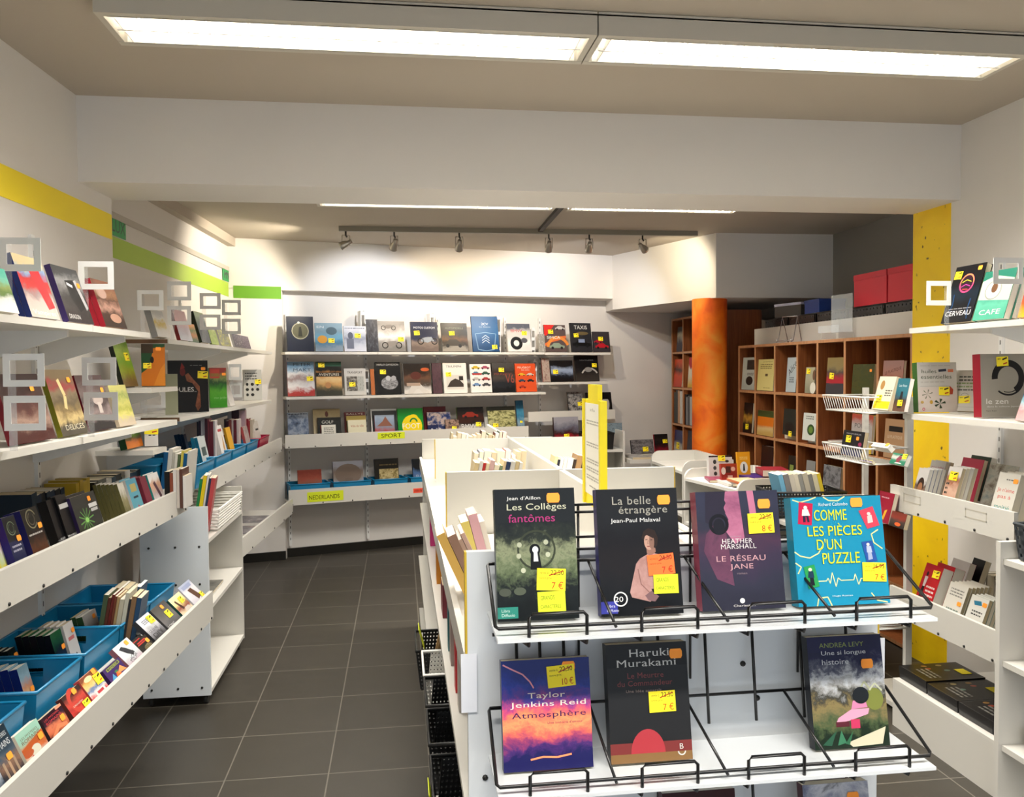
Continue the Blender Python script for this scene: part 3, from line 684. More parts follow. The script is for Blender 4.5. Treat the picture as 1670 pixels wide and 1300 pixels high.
# ------------------------------------------------------------------ island in the middle
r = empty('book_island', Matrix.Translation((.53, 1.549, 0))); tag(r, 'white free-standing book island with cross partitions, a lengthwise divider and yellow panel edges', 'display island')
def isl(name, x0, x1, y0, y1, z0, z1, mt=LAMI): return MB().box(x0-.53, x1-.53, y0-1.549, y1-1.549, z0, z1, mt).build(name, r)
ED = mat('c7a626', .45)
COOL = mat('d6dadd', .32, coat=.2, grain=.02)
isl('end_panel', .119, .944, 1.549, 1.567, .0, 1.26, COOL)
isl('end_panel', .13, .95, 5.2, 5.218, .0, 1.175)
for y, x0, x1 in ((2.785, .147, .94), (4.13, .165, .95)): isl('cross_partition', x0+.003, x1-.003, y, y+.018, .9, 1.26)
for y, x0, x1 in ((1.549, .115, .948), (2.785, .146, .941), (4.13, .164, .951)):
    isl('edge_strip', x0, x0+.004, y, y+.018, 1.065, 1.26, ED); isl('edge_strip', x1-.004, x1, y, y+.018, 1.065, 1.26, ED)
isl('lengthwise_divider', .532, .550, 1.567, 5.2, .3, 1.26)
for s0, s1 in ((.125, .532), (.55, .94)): isl('bin_floor', s0, s1, 1.567, 5.2, 1.03, 1.05)
for x in (.113, .944): isl('bin_lip', x, x+.014, 1.567, 5.2, 1.0, 1.065)
isl('side_shelf', .112, .515, 1.567, 5.2, .76, .778); isl('side_shelf', .10, .515, 1.567, 5.2, .43, .45); isl('side_shelf', .10, .515, 1.567, 5.2, .10, .12)
isl('side_shelf', .535, .94, 1.567, 5.2, .76, .778); isl('side_shelf', .535, .98, 1.567, 5.2, .43, .45)
isl('plinth', .16, .90, 1.6, 5.15, 0, .10)
for x, z in ((.27, .93), (.47, .95), (.69, .95), (.85, .93), (.15, .83), (.66, 1.02)): screw(r, x-.53, z)

tag(boxo('paper_sheet', .106, .136, 1.5445, 1.5455, .958, 1.069, mat('e2e4ea', .6)), 'white paper strip fixed to the left edge of the island end panel', 'paper')
tag(boxo('paper_sheet', .930, .957, 1.5445, 1.5455, .975, 1.057, mat('e2e4ea', .6)), 'white paper strip fixed to the right edge of the island end panel', 'paper')

# yellow notice standing on the divider
r = empty('notice_holder', Matrix.Translation((.508, 2.15, 1.235))); tag(r, 'tall yellow notice holder with a printed sheet, standing on the island divider', 'notice')
YP = mat('f0dc14', .45)
n = MB(); n.box(-.006, .006, -.105, .105, 0, .285, YP); n.box(-.006, .006, -.055, .055, .285, .325, YP)
n.box(-.012, -.006, -.105, -.088, 0, .285, YP); n.box(-.012, -.006, .088, .105, 0, .285, YP)
n.build('frame', r)
MB().box(.006, .024, -.03, .03, .0, .04, YP).box(.006, .044, -.03, .03, .026, .04, YP).build('clip', r)
pp = MB().box(-.09, .09, 0, .001, 0, .245, mat('e9e6d8', .6))
for k, q in enumerate([('t', 'info', .5, .93, .3, .035, 'a8a494')] + [('s', .12, .88, v, 2, .03, 'b4b0a0') for v in (.8, .56, .38, .29, .2)] + [('s', .3, .7, .09, 1, .03, 'b4b0a0')]): decal(pp, q, .18, .245, 0, k)
pp.build('paper_sheet', r, Matrix.Translation((-.0075, 0, .03)) @ Matrix.Rotation(-math.pi/2, 4, 'Z'))

# ------------------------------------------------------------------ black wire rack on the island's end
RB, RF = Line((0, 1.53), (1, 0)), Line((0, 1.375), (1, 0))
r = empty('wire_book_rack', Matrix.Translation((.55, 1.5, 0))); tag(r, 'black wire book rack with clear trays hung on the island end panel', 'book rack')
Wr = .0031
def wire(mb, pts, rr=Wr): mb.tube([(p[0]-.55, p[1]-1.5, p[2]) for p in pts], rr, BLACKW, 8)
g = MB()
for z in (1.346, 1.332, 1.285, 1.262): wire(g, [(.17, 1.532, z), (.925, 1.532, z)], .0026)
for z0, z1 in ((1.105, .92), (.835, .64)):
    wire(g, [(.165, 1.538, z0), (.93, 1.538, z0)], .0034)
    for px in (842, 880, 919, 1073, 1150, 1227, 1305, 1380): x = RB.at(px, z0); wire(g, [(x, 1.535, z0), (x+.002, 1.515, z1)])
for x in (.33, .55, .77): wire(g, [(x, 1.54, 1.346), (x, 1.54, 1.0)], .0026)
g.build('back_grid', r)
for zt in (0, -.27, -.54):
    b = MB(); zb, zf = 1.243+zt, 1.167+zt
    wire(b, [(.187, 1.52, zb), (.157, 1.52, zb), (.155, 1.515, zb-.002), (.153, 1.38, zf+.003), (.158, 1.375, zf), (.94, 1.375, zf), (.945, 1.38, zf+.003), (.94, 1.515, zb-.002), (.938, 1.52, zb), (.91, 1.52, zb)])
    wire(b, [(.157, 1.522, zb), (.938, 1.522, zb)])
    for p0, p1 in ((957, 1003), (1113, 1185), (1275, 1358)): wire(b, [(RB.at(p0, 1.24), 1.52, zb), (RF.at(p1, 1.16)*1.0, 1.368, zf-.004)], .0027)
    for p0, p1 in ((862, 956), (1045, 1136), (1219, 1310), (1394, 1482)):
        x0, x1 = RF.at(p0, 1.16), RF.at(p1, 1.16); q = .006
        wire(b, [(x0-.02, 1.42, zf-.026), (x0, 1.372, zf-.03), (x0, 1.369, zf-.02), (x0, 1.369, zf+.024-q), (x0+q, 1.369, zf+.024), (x1-q, 1.369, zf+.024), (x1, 1.369, zf+.024-q), (x1, 1.369, zf-.02), (x1, 1.372, zf-.03), (x1-.02, 1.42, zf-.026)])
    b.build('wire_tier', r)
    MB().box(.155-.55, .945-.55, 1.362-1.5, 1.53-1.5, 1.146+zt, 1.152+zt, mat('d9dde0', .18, alpha=.86)).build('clear_tray', r)

# ------------------------------------------------------------------ baskets on the island's left ledge
for y, mt, z, lb in ((3.08, BLACKP, .50, 'black lattice basket on the island ledge, farthest, with tan books in it'), (2.84, WHITEP, .50, 'white lattice basket in the row on the island ledge'), (2.585, BLACKP, .50, 'black lattice basket on the island ledge next to the white basket'), (2.33, BLACKP, .498, 'black lattice basket on the island ledge, second from the camera'), (2.03, BLACKP, .498, 'black lattice basket on the island ledge nearest the camera with a yellow tag')):
    basket(Matrix.Translation((.195-(y > 3)*.02, y, z-.045)), .26, .235, .145, mt, lb, group='baskets along the island ledge', step=.0135, bar=.0082)
for y, z, x, lb in ((3.13, .60, .066, 'yellow tag clipped on the farthest black basket of the island'), (2.05, .53, .066, 'yellow tag clipped on the nearest black basket of the island')):
    tag(MB().box(0, .002, -.045, .045, -.04, .04, LAB).build('basket_tag', None, Matrix.Translation((x, y, z)) @ Matrix.Rotation(-.25, 4, 'Y')), lb, 'tag')

# ------------------------------------------------------------------ magazine tables before the column
def rtable(x0, x1, y0, y1, zs, zp, label, lower=.55, rot=0.):
    r = empty('magazine_table', Matrix.Translation((x0, y0, 0)) @ Matrix.Rotation(rot, 4, 'Z')); tag(r, label, 'table'); w, d = x1-x0, y1-y0
    for y in (0, d):
        pts = [(0, 0), (w, 0), (w, zp)] + [(.07-.07*math.sin(a), zp-.07+.07*math.cos(a)) for a in [math.pi/2*k/6 for k in range(7)]]
        mb = MB().prism([(p[0], p[1]) for p in pts], 0, .02, LAMI)
        mb.build('side_panel', r, Matrix.Translation((0, y+.02, 0)) @ Matrix.Rotation(math.pi/2, 4, 'X'))
    for z in (zs, lower): MB().box(.0, w, .02, d, z-.02, z, WHITE).build('table_board', r)
    MB().box(w-.02, w, .02, d, .1, zp, LAMI).build('back_board', r)
rtable(2.04, 2.6, 4.86, 5.5, .852, .915, 'white magazine table with rounded side panels, near the orange book', rot=.18)
rtable(2.0, 2.38, 5.75, 6.50, .86, .94, 'white magazine table with rounded side panels, before the orange column')
rtable(1.97, 2.45, 4.0, 4.70, .80, .82, 'white magazine table carrying the black crate of paperbacks', lower=.66)
tag(boxo('side_table', 2.06, 2.78, 7.35, 7.95, .74, .775, WHITE), 'grey-white board table along the back wall corner with photo books', 'table')
basket(Matrix.Translation((2.15, 4.28, .815)) @ Matrix.Rotation(-.12, 4, 'Z'), .40, .27, .125, BLACKP, 'black lattice crate of paperbacks in front of the brown bookcase', taper=.95, step=.017, bar=.008)
r = empty('open_cabinet', Matrix.Translation((1.52, 7.45, 0))); tag(r, 'low white open cabinet at the right end of the back shelves with a black crate', 'cabinet')
MB().box(.50, .52, 0, .32, 0, 1.03, LAMI).build('side_panel', r); MB().box(-.4, .50, 0, .32, .84, .86, WHITE).build('shelf_board', r); MB().box(-.4, .50, .30, .32, 0, .86, LAMI).build('back_panel', r)
crate(Matrix.Translation((1.80, 7.60, .862)), .30, .22, .15, BLACKP, 'black crate of photo books in the low white cabinet by the back wall', slot=False)

# ------------------------------------------------------------------ white wire end rack
EW = Line((2.07, 3.82), (0, -1))
r = empty('wire_end_rack', Matrix.Translation((2.27, 3.49, 0))); tag(r, 'white wire basket rack with two posts at the end of the right shelves', 'book rack')
MB().box(-.012, .018, -.01, .012, .04, 1.465, WHITE).build('post', r); MB().box(-.010, .014, .345, .365, .04, 1.50, WHITE).build('post', r)
MB().box(-.02, .35, -.02, .36, .02, .04, WHITE).build('foot', r)
for z in (1.395, 1.165, .90, .42):
    b = MB(); C = WHITEP; X0, X1, Y0, Y1 = -.205, -.014, -.02, .35
    for zz in (z-.0, z+.07): b.tube([(X1, Y0, zz), (X0-(.02 if zz > z else 0), Y0, zz), (X0-(.02 if zz > z else 0), Y1, zz), (X1, Y1, zz)], .0042, C, 6)
    b.tube([(X1, Y0, z+.07), (X1, Y1, z+.07)], .0042, C, 6)
    for k in range(18):
        y = Y0+(Y1-Y0)*k/17; b.tube([(X1, y, z), (X0, y, z), (X0-.02, y, z+.07)], .0021, C, 5)
    b.build('wire_basket', r)

# ------------------------------------------------------------------ ring dividers
def dv(L, z, px0, px1, py0, py1, n, label, out=.04, gap=.03, ref=None, side=.1):
    """rings seen edge to edge between px0 and px1, standing off the shelf front on a clear strut"""
    y = L.pt(L.at(ref or px1, z), -out).y - (.02 if ref else 0); C = Line((0, y), (1, 0))
    q = C.at(px0, z); z1, z0 = C.height(q, 0, 0, 0, py0), C.height(q, 0, 0, 0, py1); x0, x1 = C.at(px0, z0), C.at(px1, z0); h = z1-z0
    o = divider(Matrix.Translation((x0, y, z0-(n-1)*(h+gap))), x1-x0, h, n, label, gap, back=False)
    zb = z0-(n-1)*(h+gap); w = x1-x0; xs = w*side
    MB().box(xs, xs+.02, .003, .0045, min(0, z-zb), h*.9, mat('eef2f4', .05, alpha=.12)).build('clear_strut', o)
dv(L1, 1.765, 0, 67, 387, 442, 1, 'white ring divider on the upper left shelf, nearest, before the blue-spined album')
dv(L1, 1.765, 128, 186, 426, 472, 1, 'white ring divider on the upper left shelf before the red-spined album')
dv(L2, 1.397, 7, 75, 646, 703, 1, 'lower white ring divider at the left frame edge on the middle shelf', ref=18)
dv(L2, 1.397, 5, 73, 577, 631, 1, 'upper white ring divider at the left frame edge over the middle shelf', out=.045, ref=18)
dv(L2, 1.397, 137, 193, 640, 686, 1, 'lower white ring divider right of the olive-spined album on the middle left shelf', ref=140)
dv(L2, 1.397, 134, 190, 583, 629, 1, 'upper white ring divider right of the olive-spined album on the middle left shelf', out=.045, ref=140)
dv(LM, 1.765, 224, 267, 473, 506, 1, 'grey-white ring divider on the recess top shelf, first from the pier')
dv(LM, 1.765, 273, 312, 499, 530, 1, 'lower grey-white ring divider of the second pair on the recess top shelf', ref=287)
dv(LM, 1.765, 273, 312, 459, 490, 1, 'upper grey-white ring divider of the second pair on the recess top shelf', out=.045, ref=287)
dv(LM, 1.765, 326, 360, 513, 538, 1, 'lower grey-white ring divider of the third pair on the recess top shelf', ref=324)
dv(LM, 1.765, 326, 360, 478, 504, 1, 'upper grey-white ring divider of the third pair on the recess top shelf', out=.045, ref=324)
dv(LM, 1.765, 362, 393, 520, 545, 1, 'lower grey-white ring divider of the fourth pair on the recess top shelf', ref=357)
dv(LM, 1.765, 362, 393, 489, 514, 1, 'upper grey-white ring divider of the fourth pair on the recess top shelf', out=.045, ref=357)
dv(Line((-1.2, 5), (.03, 1)), 1.372, 229, 270, 640, 666, 1, 'white ring divider behind the olive book in the recess')
dv(LM, 1.372, 374, 395, 624, 648, 1, 'lower white ring divider right of the grass-green book in the recess', out=-.02)
dv(LM, 1.372, 373, 394, 594, 620, 1, 'upper white ring divider right of the grass-green book in the recess', out=-.015)
dv(RT, 1.765, 1511, 1551, 458, 498, 1, 'white ring divider on the right top shelf before the yellow pier', out=-.1, side=.75)
dv(RT, 1.765, 1620, 1669, 420, 463, 1, 'white ring divider on the right top shelf before the green book', out=.03, side=.8)
def bdv(px, z0, h, lb):
    a_ = BK.at(px, z0+.1); mb = MB()
    for x in (0, .034): mb.box(x, x+.006, .14, .25, 0, h, STEEL)
    for k in range(3): mb.box(.006, .034, .14, .144, .02+k*h*.42, .05+k*h*.42, STEEL)
    tag(mb.build('shelf_divider', None, BK.M(a_, 0, z0)), lb, 'shelf divider', 'white ladder dividers on the back shelves')
for px, z0, h, lb in ((595, 1.766, .36, 'white ladder divider on the top back shelf left of the chrome motorcycle book'), (710, 1.766, .35, 'white ladder divider on the top back shelf beside the custom motorcycle book'), (820, 1.766, .34, 'white ladder divider on the top back shelf right of the blue car book'), (877, 1.766, .22, 'white ladder divider on the top back shelf left of the red and orange car book'), (601, 1.393, .22, 'white ladder divider on the second back shelf behind the black engine book'), (880, 1.483, .2, 'white ladder divider on the short back shelf at the red magazines')):
    bdv(px, z0, h, lb)

# ------------------------------------------------------------------ books on the wire rack
RK = Line((0, 1.444), (1, 0))
GR = 'books displayed on the black wire rack'
T1, T2, T3 = 1.1525, .8825, .6125
YC = 'cfe21e'
face(RK, T1, 812, 945, 797, 'V:9:3:0d1110,141a18,5d6a4c,8b9272,2a3028,191d1f,1c2023', 'keyhole-in-hedge novel with white and pink title, leftmost on the upper rack tier', d=0, lean=10.5, t=.026, group=GR, spine='17312e',
     ds=[('r', 0, .74, 1, 1, '1d2124'), ('t', "Jean d'Aillon", .36, .925, .42, .036, 'f2f2ee'), ('t', 'Les Collèges', .52, .853, .74, .064, 'd9d9bd'), ('t', 'fantômes', .455, .773, .58, .062, 'b5387a'),
         ('ring', .5, .53, .24, .215, 0, 360, '3a402f'), ('e', .29, .57, .03, .02, 'b9bda2'), ('e', .62, .585, .03, .02, 'b9bda2'), ('e', .28, .485, .03, .02, 'b9bda2'), ('e', .64, .49, .03, .02, 'c6caae'), ('e', .33, .375, .03, .02, 'c6caae'),
         ('e', .48, .53, .068, .045, '0c0d0c'), ('p', [(.43, .52), (.53, .52), (.56, .38), (.42, .38)], '0c0d0c'), ('e', .485, .53, .038, .026, 'dfe4e6'), ('p', [(.465, .52), (.508, .52), (.52, .44), (.46, .44)], 'dfe4e6'),
         ('e', .1, .215, .075, .03, '4b5044'), ('e', .28, .22, .075, .03, '535a4a'), ('r', 0, .02, .25, .105, '2f8576'), ('t', 'Libra', .1, .078, .1, .022, 'c5ddd5'), ('t', 'Diffusio', .13, .045, .16, .022, 'c5ddd5')],
     y=(.66, .3), ss=.052, big=('22,50', '7 €'), o=(.73, .925), tags=((.665, .13, YC, ('!GRANDS', 'CARACTÈRES'), .05),))
face(RK, T1, 981, 1115, 797, 'V:2.0:5:0a0a0c,131214,1a1516,141114,1a1a1d,1e1f22', 'black novel with a woman in a pink blouse, second on the upper rack tier', d=0, lean=10.5, t=.026, group=GR, spine='2c2a66',
     ds=[('T', 'La belle', .43, .905, .48, .066, 'aaa79c'), ('T', 'étrangère', .57, .82, .6, .076, 'aaa79c'), ('t', 'Jean-Paul Malaval', .47, .742, .61, .042, 'f0f0ee'),
         ('p', [(.6, .475), (.5, .44), (.45, .4), (.40, .28), (.36, .18), (.38, .14), (.6, .1), (.66, .13), (.62, .2), (.88, .2), (.9, .42), (.78, .46), (.68, .48)], 'P:3:9:9c7068,b98f88,c79d95'), ('c', [(.47, .36), (.5, .24), (.6, .17)], .012, '8a625c'), ('c', [(.66, .46), (.69, .3)], .01, '9a7068'), ('p', [(.54, .15), (.62, .185), (.71, .14), (.66, .1), (.58, .11)], '7d5f62'),
         ('p', [(.585, .53), (.69, .56), (.7, .49), (.63, .455), (.59, .48)], '9a7264'), ('p', [(.53, .6), (.56, .655), (.62, .68), (.7, .66), (.735, .6), (.72, .54), (.69, .52)], '2e211c'), ('e', .622, .572, .06, .066, 'c39a88'), ('e', .655, .57, .032, .058, '8d6a5c'), ('p', [(.55, .61), (.6, .645), (.68, .64), (.7, .6), (.67, .6), (.6, .625)], '2e211c'), ('c', [(.578, .588), (.605, .59)], .007, '2a1d1a'), ('c', [(.64, .586), (.665, .586)], .007, '2a1d1a'), ('c', [(.614, .585), (.604, .558), (.616, .554)], .006, '8f6a5c'), ('c', [(.596, .535), (.63, .535)], .012, '8d4a44'),
         ('r', 0, .02, .2, .115, '3b3f9e'), ('t', 'Libra', .12, .08, .1, .022, 'dfe0f2'), ('t', 'Diffusio', .14, .045, .14, .02, 'dfe0f2'), ('ring', .24, .13, .085, .07, 0, 360, 'f0f0ee'), ('t', '20', .22, .13, .1, .04, 'f0f0ee')],
     o=(.83, .905), tags=((.76, .39, 'ff6b28', ('24,50', '7 €'), .05), (.8, .235, YC, ('!GRANDS', 'CARACTÈRES'), .046)))
face(RK, T1, 1146, 1282, 801, 'V:1.6:4:2b2b3a,2f2f40,3a3046,4a3248,2e3040,34364a', 'slate novel with a pink profile and telephone, third on the upper rack tier', d=0, lean=10.5, t=.03, group=GR, spine='8a3148', pages=PAGES[4],
     ds=[('p', [(.36, 1), (.52, 1), (.56, .6), (.44, .55), (.34, .66), (.38, .76), (.33, .84)], 'P:2:6:8c4f6f,b9708f,c983a0'), ('p', [(.62, 1), (.7, 1), (.74, .66), (.66, .66)], 'c47896'), ('p', [(.12, 1), (.36, 1), (.34, .93), (.36, .9), (.33, .86), (.35, .82), (.31, .76), (.2, .7), (.1, .74)], '2c2838'), ('p', [(.1, .64), (.2, .72), (.34, .66), (.4, .2), (.2, .26), (.06, .5)], 'P:2:8:51344a,6b3f57,3c3044'), ('ring', .26, .72, .12, .08, 0, 360, '15151c'), ('e', .26, .7, .07, .07, '1b1b24'),
         ('T', 'HEATHER', .47, .575, .37, .04, 'e9e6e4'), ('T', 'MARSHALL', .48, .53, .43, .04, 'e9e6e4'), ('T', 'LE RÉSEAU', .5, .435, .6, .058, 'd2a2a8'), ('T', 'JANE', .5, .355, .28, .054, 'd2a2a8'), ('T', 'roman', .5, .3, .12, .012, '9c8790'), ('c', [(.38, .615), (.52, .615)], .004, 'b0a0a8'), ('e', .48, .075, .03, .022, 'eceae8'), ('t', 'Charleston', .5, .035, .26, .018, 'd8d4d2')],
     y=(.77, .72), ss=.05, big=('22,50', '8 €'), o=(.82, .885))
TQ = '1b8fb4'
face(RK, T1, 1303, 1452, 810, TQ, 'turquoise novel with yellow puzzle title and little figures, rightmost on the upper rack tier', d=0, lean=10.5, t=.028, group=GR, spine='17829f',
     ds=[('c', [(.02, .98), (.1, .955), (.2, .975), (.28, 1)], .012, 'e8e7a0'), ('c', [(.36, 1), (.42, .965), (.52, .96), (.6, 1)], .012, 'e8e7a0'), ('c', [(.0, .5), (.06, .46), (.16, .44), (.26, .48), (.32, .56)], .012, 'e8e7a0'), ('c', [(.0, .4), (.06, .36), (.02, .3)], .012, 'e8e7a0'), ('c', [(.94, .68), (.86, .64), (.88, .56), (.97, .5)], .012, 'e8e7a0'), ('c', [(.2, 0), (.22, .07), (.32, .08), (.36, 0)], .012, 'e8e7a0'), ('c', [(.8, .1), (.86, .03), (.97, .01)], .012, 'e8e7a0'),
         ('c', [(.2, .225), (.32, .225), (.34, .25), (.36, .2), (.39, .3), (.42, .17), (.45, .25), (.48, .225), (.62, .225), (.64, .28), (.67, .18), (.7, .235), (.95, .225)], .009, 'e9ecb0'),
         ('p', [(.06, .755), (.21, .74), (.24, .94), (.09, .96)], 'c8204a'), ('p', [(.12, .82), (.18, .82), (.19, .77), (.15, .85)], '2a2340'), ('e', .155, .905, .02, .018, 'f0e8e0'), ('p', [(.11, .83), (.2, .83), (.18, .89), (.12, .89)], 'eee6e0'), ('p', [(.12, .77), (.145, .77), (.15, .83), (.12, .83)], '2a2340'), ('p', [(.165, .77), (.19, .77), (.18, .83), (.155, .83)], '2a2340'),
         ('p', [(.74, .86), (.82, .69), (.96, .72), (.9, .9)], 'd8475c'), ('e', .85, .83, .02, .016, 'f6d8d4'), ('p', [(.83, .74), (.89, .75), (.88, .82), (.83, .81)], 'f2cfcb'),
         ('p', [(.74, .57), (.86, .58), (.9, .39), (.78, .38)], '2c56a4'), ('e', .81, .545, .018, .014, 'e8dcd6'), ('p', [(.79, .47), (.85, .47), (.84, .53), (.79, .53)], 'bcc4dc'), ('p', [(.8, .4), (.85, .41), (.84, .47), (.8, .47)], 'aab4d2'),
         ('p', [(.08, .36), (.2, .38), (.24, .18), (.12, .16)], '2a9a52'), ('e', .15, .335, .02, .016, 'eadfc8'), ('p', [(.12, .26), (.19, .26), (.18, .32), (.13, .32)], '1d3b52'), ('p', [(.14, .19), (.19, .19), (.18, .26), (.14, .26)], '171a26'),
         ('t', 'Richard Colombo', .46, .93, .32, .03, 'e4f2f4'), ('t', 'COMME', .42, .83, .36, .1, 'e6ec28'), ('t', 'LES PIÈCES', .455, .695, .6, .115, 'e6ec28'), ('t', "D'UN", .38, .56, .27, .1, 'e6ec28'), ('t', 'PUZZLE', .5, .43, .41, .1, 'e6ec28'), ('t', 'Hugo Roman', .48, .085, .22, .02, 'd5ecf0')],
     y=(.845, .29), ss=.047, big=('16,95', '7 €'), o=(.72, .94))
face(RK, T2, 822, 968, 1075, 'V:3.4:11:1d1c58,4a2a70,a0406c,f0705c,ffa06a,ff8060,c8487c,5a3a90,243a9a,1c2f86,182a78', 'novel with a blue and pink sunset sky, first on the lower rack tier', d=0, lean=10.5, t=.022, group=GR, spine='20265f',
     ds=[('c', [(.02, .965), (.12, .92), (.24, .87), (.32, .8), (.36, .74)], .016, 'e89aa8'), ('T', 'Taylor', .5, .665, .42, .064, 'f7ecdc'), ('T', 'Jenkins Reid', .52, .588, .86, .062, 'f7ecdc'), ('T', 'Atmosphère', .52, .49, .84, .068, '3a1a56'), ('T', "Une histoire d'amour", .7, .42, .4, .022, '7d2f58'), ('c', [(.3, .1), (.44, .12), (.6, .11), (.76, .13)], .02, 'ff9a6a')],
     y=(.68, .84), ss=.051, big=('22,50', '10 €'), o=(.76, .925))
face(RK, T2, 997, 1130, 1049, '222223', 'black novel with a red rising sun, second on the lower rack tier', d=0, lean=10.5, t=.028, group=GR, spine='151516',
     ds=[('r', 0, .0, 1, .075, '8a6840'), ('r', 0, .075, 1, .165, '7d3432'), ('p', [(.25+.21*(1-math.cos(a)), .075+.2*math.sin(a)) for a in [math.pi*k/16 for k in range(17)]], 'b23a42'), ('r', 0, .8, 1, 1, '101011'), ('T', 'Haruki', .53, .918, .5, .066, 'dcdcd8'), ('T', 'Murakami', .49, .833, .74, .062, 'dcdcd8'), ('T', 'Le Meurtre', .47, .728, .45, .046, '8d4748'), ('T', 'du Commandeur', .46, .662, .68, .046, '8d4748'), ('T', 'Une Idée apparaît', .44, .594, .44, .03, 'a08c84'), ('t', 'B', .87, .115, .045, .045, 'dcdad4'), ('ring', .87, .075, .05, .035, 180, 360, 'dcdad4')],
     y=(.66, .5), ss=.05, big=('23,50', '7 €'), o=(.86, .9))
face(RK, T2, 1330, 1452, 1037, 'V:6.5:21:1b2a1e,4a5a3a,6d6a48,8a7a50,3a3a34,9a9a98,c8ccd2,5a5e70,23264a,1f2244', 'glossy novel with a pink garden house, alone right on the lower tier', d=0, lean=10.5, t=.022, group=GR, spine='15171f',
     ds=[('r', 0, .86, .72, .995, '20234a'), ('t', 'ANDREA LEVY', .46, .92, .6, .042, '8a9a52'), ('t', 'Une si longue', .48, .845, .6, .05, 'd5dadf'), ('t', 'histoire', .36, .77, .36, .048, 'd5dadf'), ('p', [(.52, .34), (.74, .35), (.72, .41), (.55, .415)], 'd987ae'), ('p', [(.3, .22), (.48, .24), (.74, .29), (.76, .34), (.52, .34), (.34, .27)], 'e2a2bd'), ('r', .5, .17, .62, .25, 'c93a62'), ('r', .3, .19, .48, .235, '5b2430'), ('p', [(.44, .05), (.96, .17), (.9, .02), (.5, .01)], 'd2cdb2'), ('e', .84, .42, .12, .1, '7d8440'), ('p', [(.1, .04), (.3, .16), (.22, .03)], '2e5a44'), ('p', [(.3, .03), (.36, .16), (.42, .05)], '3d7a5a'), ('p', [(.4, .04), (.52, .15), (.46, .03)], '33684a'), ('c', [(.64, .5), (.72, .58), (.8, .5)], .02, 'a9ad8c'), ('c', [(.78, .5), (.86, .56), (.95, .49)], .02, 'c2c6a8'), ('e', .66, .46, .11, .075, '1d2126')],
     o=(.78, .74))
face(RK, T3, 1322, 1430, 1277, 'P:1.6:23:2a3048,8a90a8,d0d2da,1b1c2a', 'novel with a blue-grey face on its cover under the pink-house novel', d=0, lean=10.5, t=.024, group=GR, spine='4a1822', o=(.75, .86))
face(RK, T3, 1090, 1210, 1290, '3a1216', 'dark red novel just showing below the lower tier', d=0, lean=10.5, t=.026, group=GR)

# ------------------------------------------------------------------ back wall, top shelf
G1 = 'books on the top shelf of the back wall'
Z = 1.767
def bk(z, x0, x1, yt, cov, label, g, **k): return face(BK, z, x0, x1, yt, cov, label, group=g, **{**dict(lean=10, d=.03, t=.018, hard=True), **k})
bk(Z, 469, 513, 516, '1b2234', 'tall navy book with a round olive medallion, first on the top back shelf', G1, ds=[('e', .5, .58, .32, .24, 'a9a68e'), ('e', .5, .58, .29, .215, '5b5a44'), ('p', [(.42, .42), (.58, .42), (.54, .7), (.46, .7)], '2b2c22'), ('e', .45, .82, .05, .03, 'c8cac2')])
bk(Z, 515, 560, 527, 'V:3:31:8a9aa8,4f7f9c,6fa8c4,7a98a8,8aa6b4', 'pale blue book with an orange disc, second on the top back shelf', G1, ds=[('e', .26, .42, .18, .14, 'e0a03c'), ('e', .6, .72, .2, .14, '45606c'), ('t', 'EN', .2, .86, .25, .08, 'e8eef2')], y=(.58, .38))
bk(Z, 562, 598, 532, 'V:3:33:c9ccd8,b7bccb,8d94a6,c2c6d2,d4d6de', 'pale grey book with a rider over a city, third on the top back shelf', G1, ds=[('e', .3, .62, .12, .14, '54596a'), ('r', .12, .1, .44, .5, '6a6f80'), ('s', .05, .95, .9, 1, .07, '5c6172')], y=(.62, .62))
bk(Z, 600, 618, 521, 'P:3:35:1c1d22,3a3c44,6a6c74', 'narrow dark grey photo book turned aside behind the ladder divider', G1, turn=0)
bk(Z, 618, 662, 524, 'V:2:37:7f7b76,a09b96,e8e6e2,b8b2aa,8a8580', 'silver book with two motorcycles on the top back shelf', G1, ds=[('moto', .4, .78, .55, '77706a'), ('moto', .5, .2, .75, '8a837c')], y=(.84, .4))
bk(Z, 672, 716, 525, 'V:2:39:6d5f58,8a7a70,2a3048,272c42,272c42,2a2f48', 'navy book with a silver custom motorcycle on the top back shelf', G1, ds=[('t', 'MOTOS CUSTOM', .5, .8, .78, .07, 'e4e6ea'), ('moto', .6, .34, .75, '9aa2aa')], y=(.22, .62))
bk(Z, 722, 764, 527, 'V:2:41:8f8a80,2b2620,6a4c34,2a2520,1c1b18,24231f', 'dark brown book with a veteran car on the top back shelf', G1, ds=[('car', .45, .2, .8, '3a342c'), ('t', 'AUTOMOBILE', .5, .82, .7, .06, '7f8a78')], y=(.4, .64))
bk(Z, 772, 815, 516, 'V:1:43:17406a,1d4f80,255f92,215a8c,1f5486', 'large blue book with a white car-grille drawing on the top back shelf', G1, ds=[('t', '2CV', .5, .78, .26, .065, 'e8eef2'), ('t', 'La déesse', .5, .7, .42, .035, 'b8cad6'), ('c', [(.12, .5), (.2, .06), (.5, .02), (.8, .06), (.9, .5)], .02, '8fb4d0'), ('c', [(.12, .5), (.5, .54), (.9, .5)], .02, '8fb4d0')] + [('c', [(.36, .24+.07*k), (.5, .32+.07*k), (.64, .24+.07*k)], .02, 'd6e4ee') for k in range(3)], y=(.82, .13))
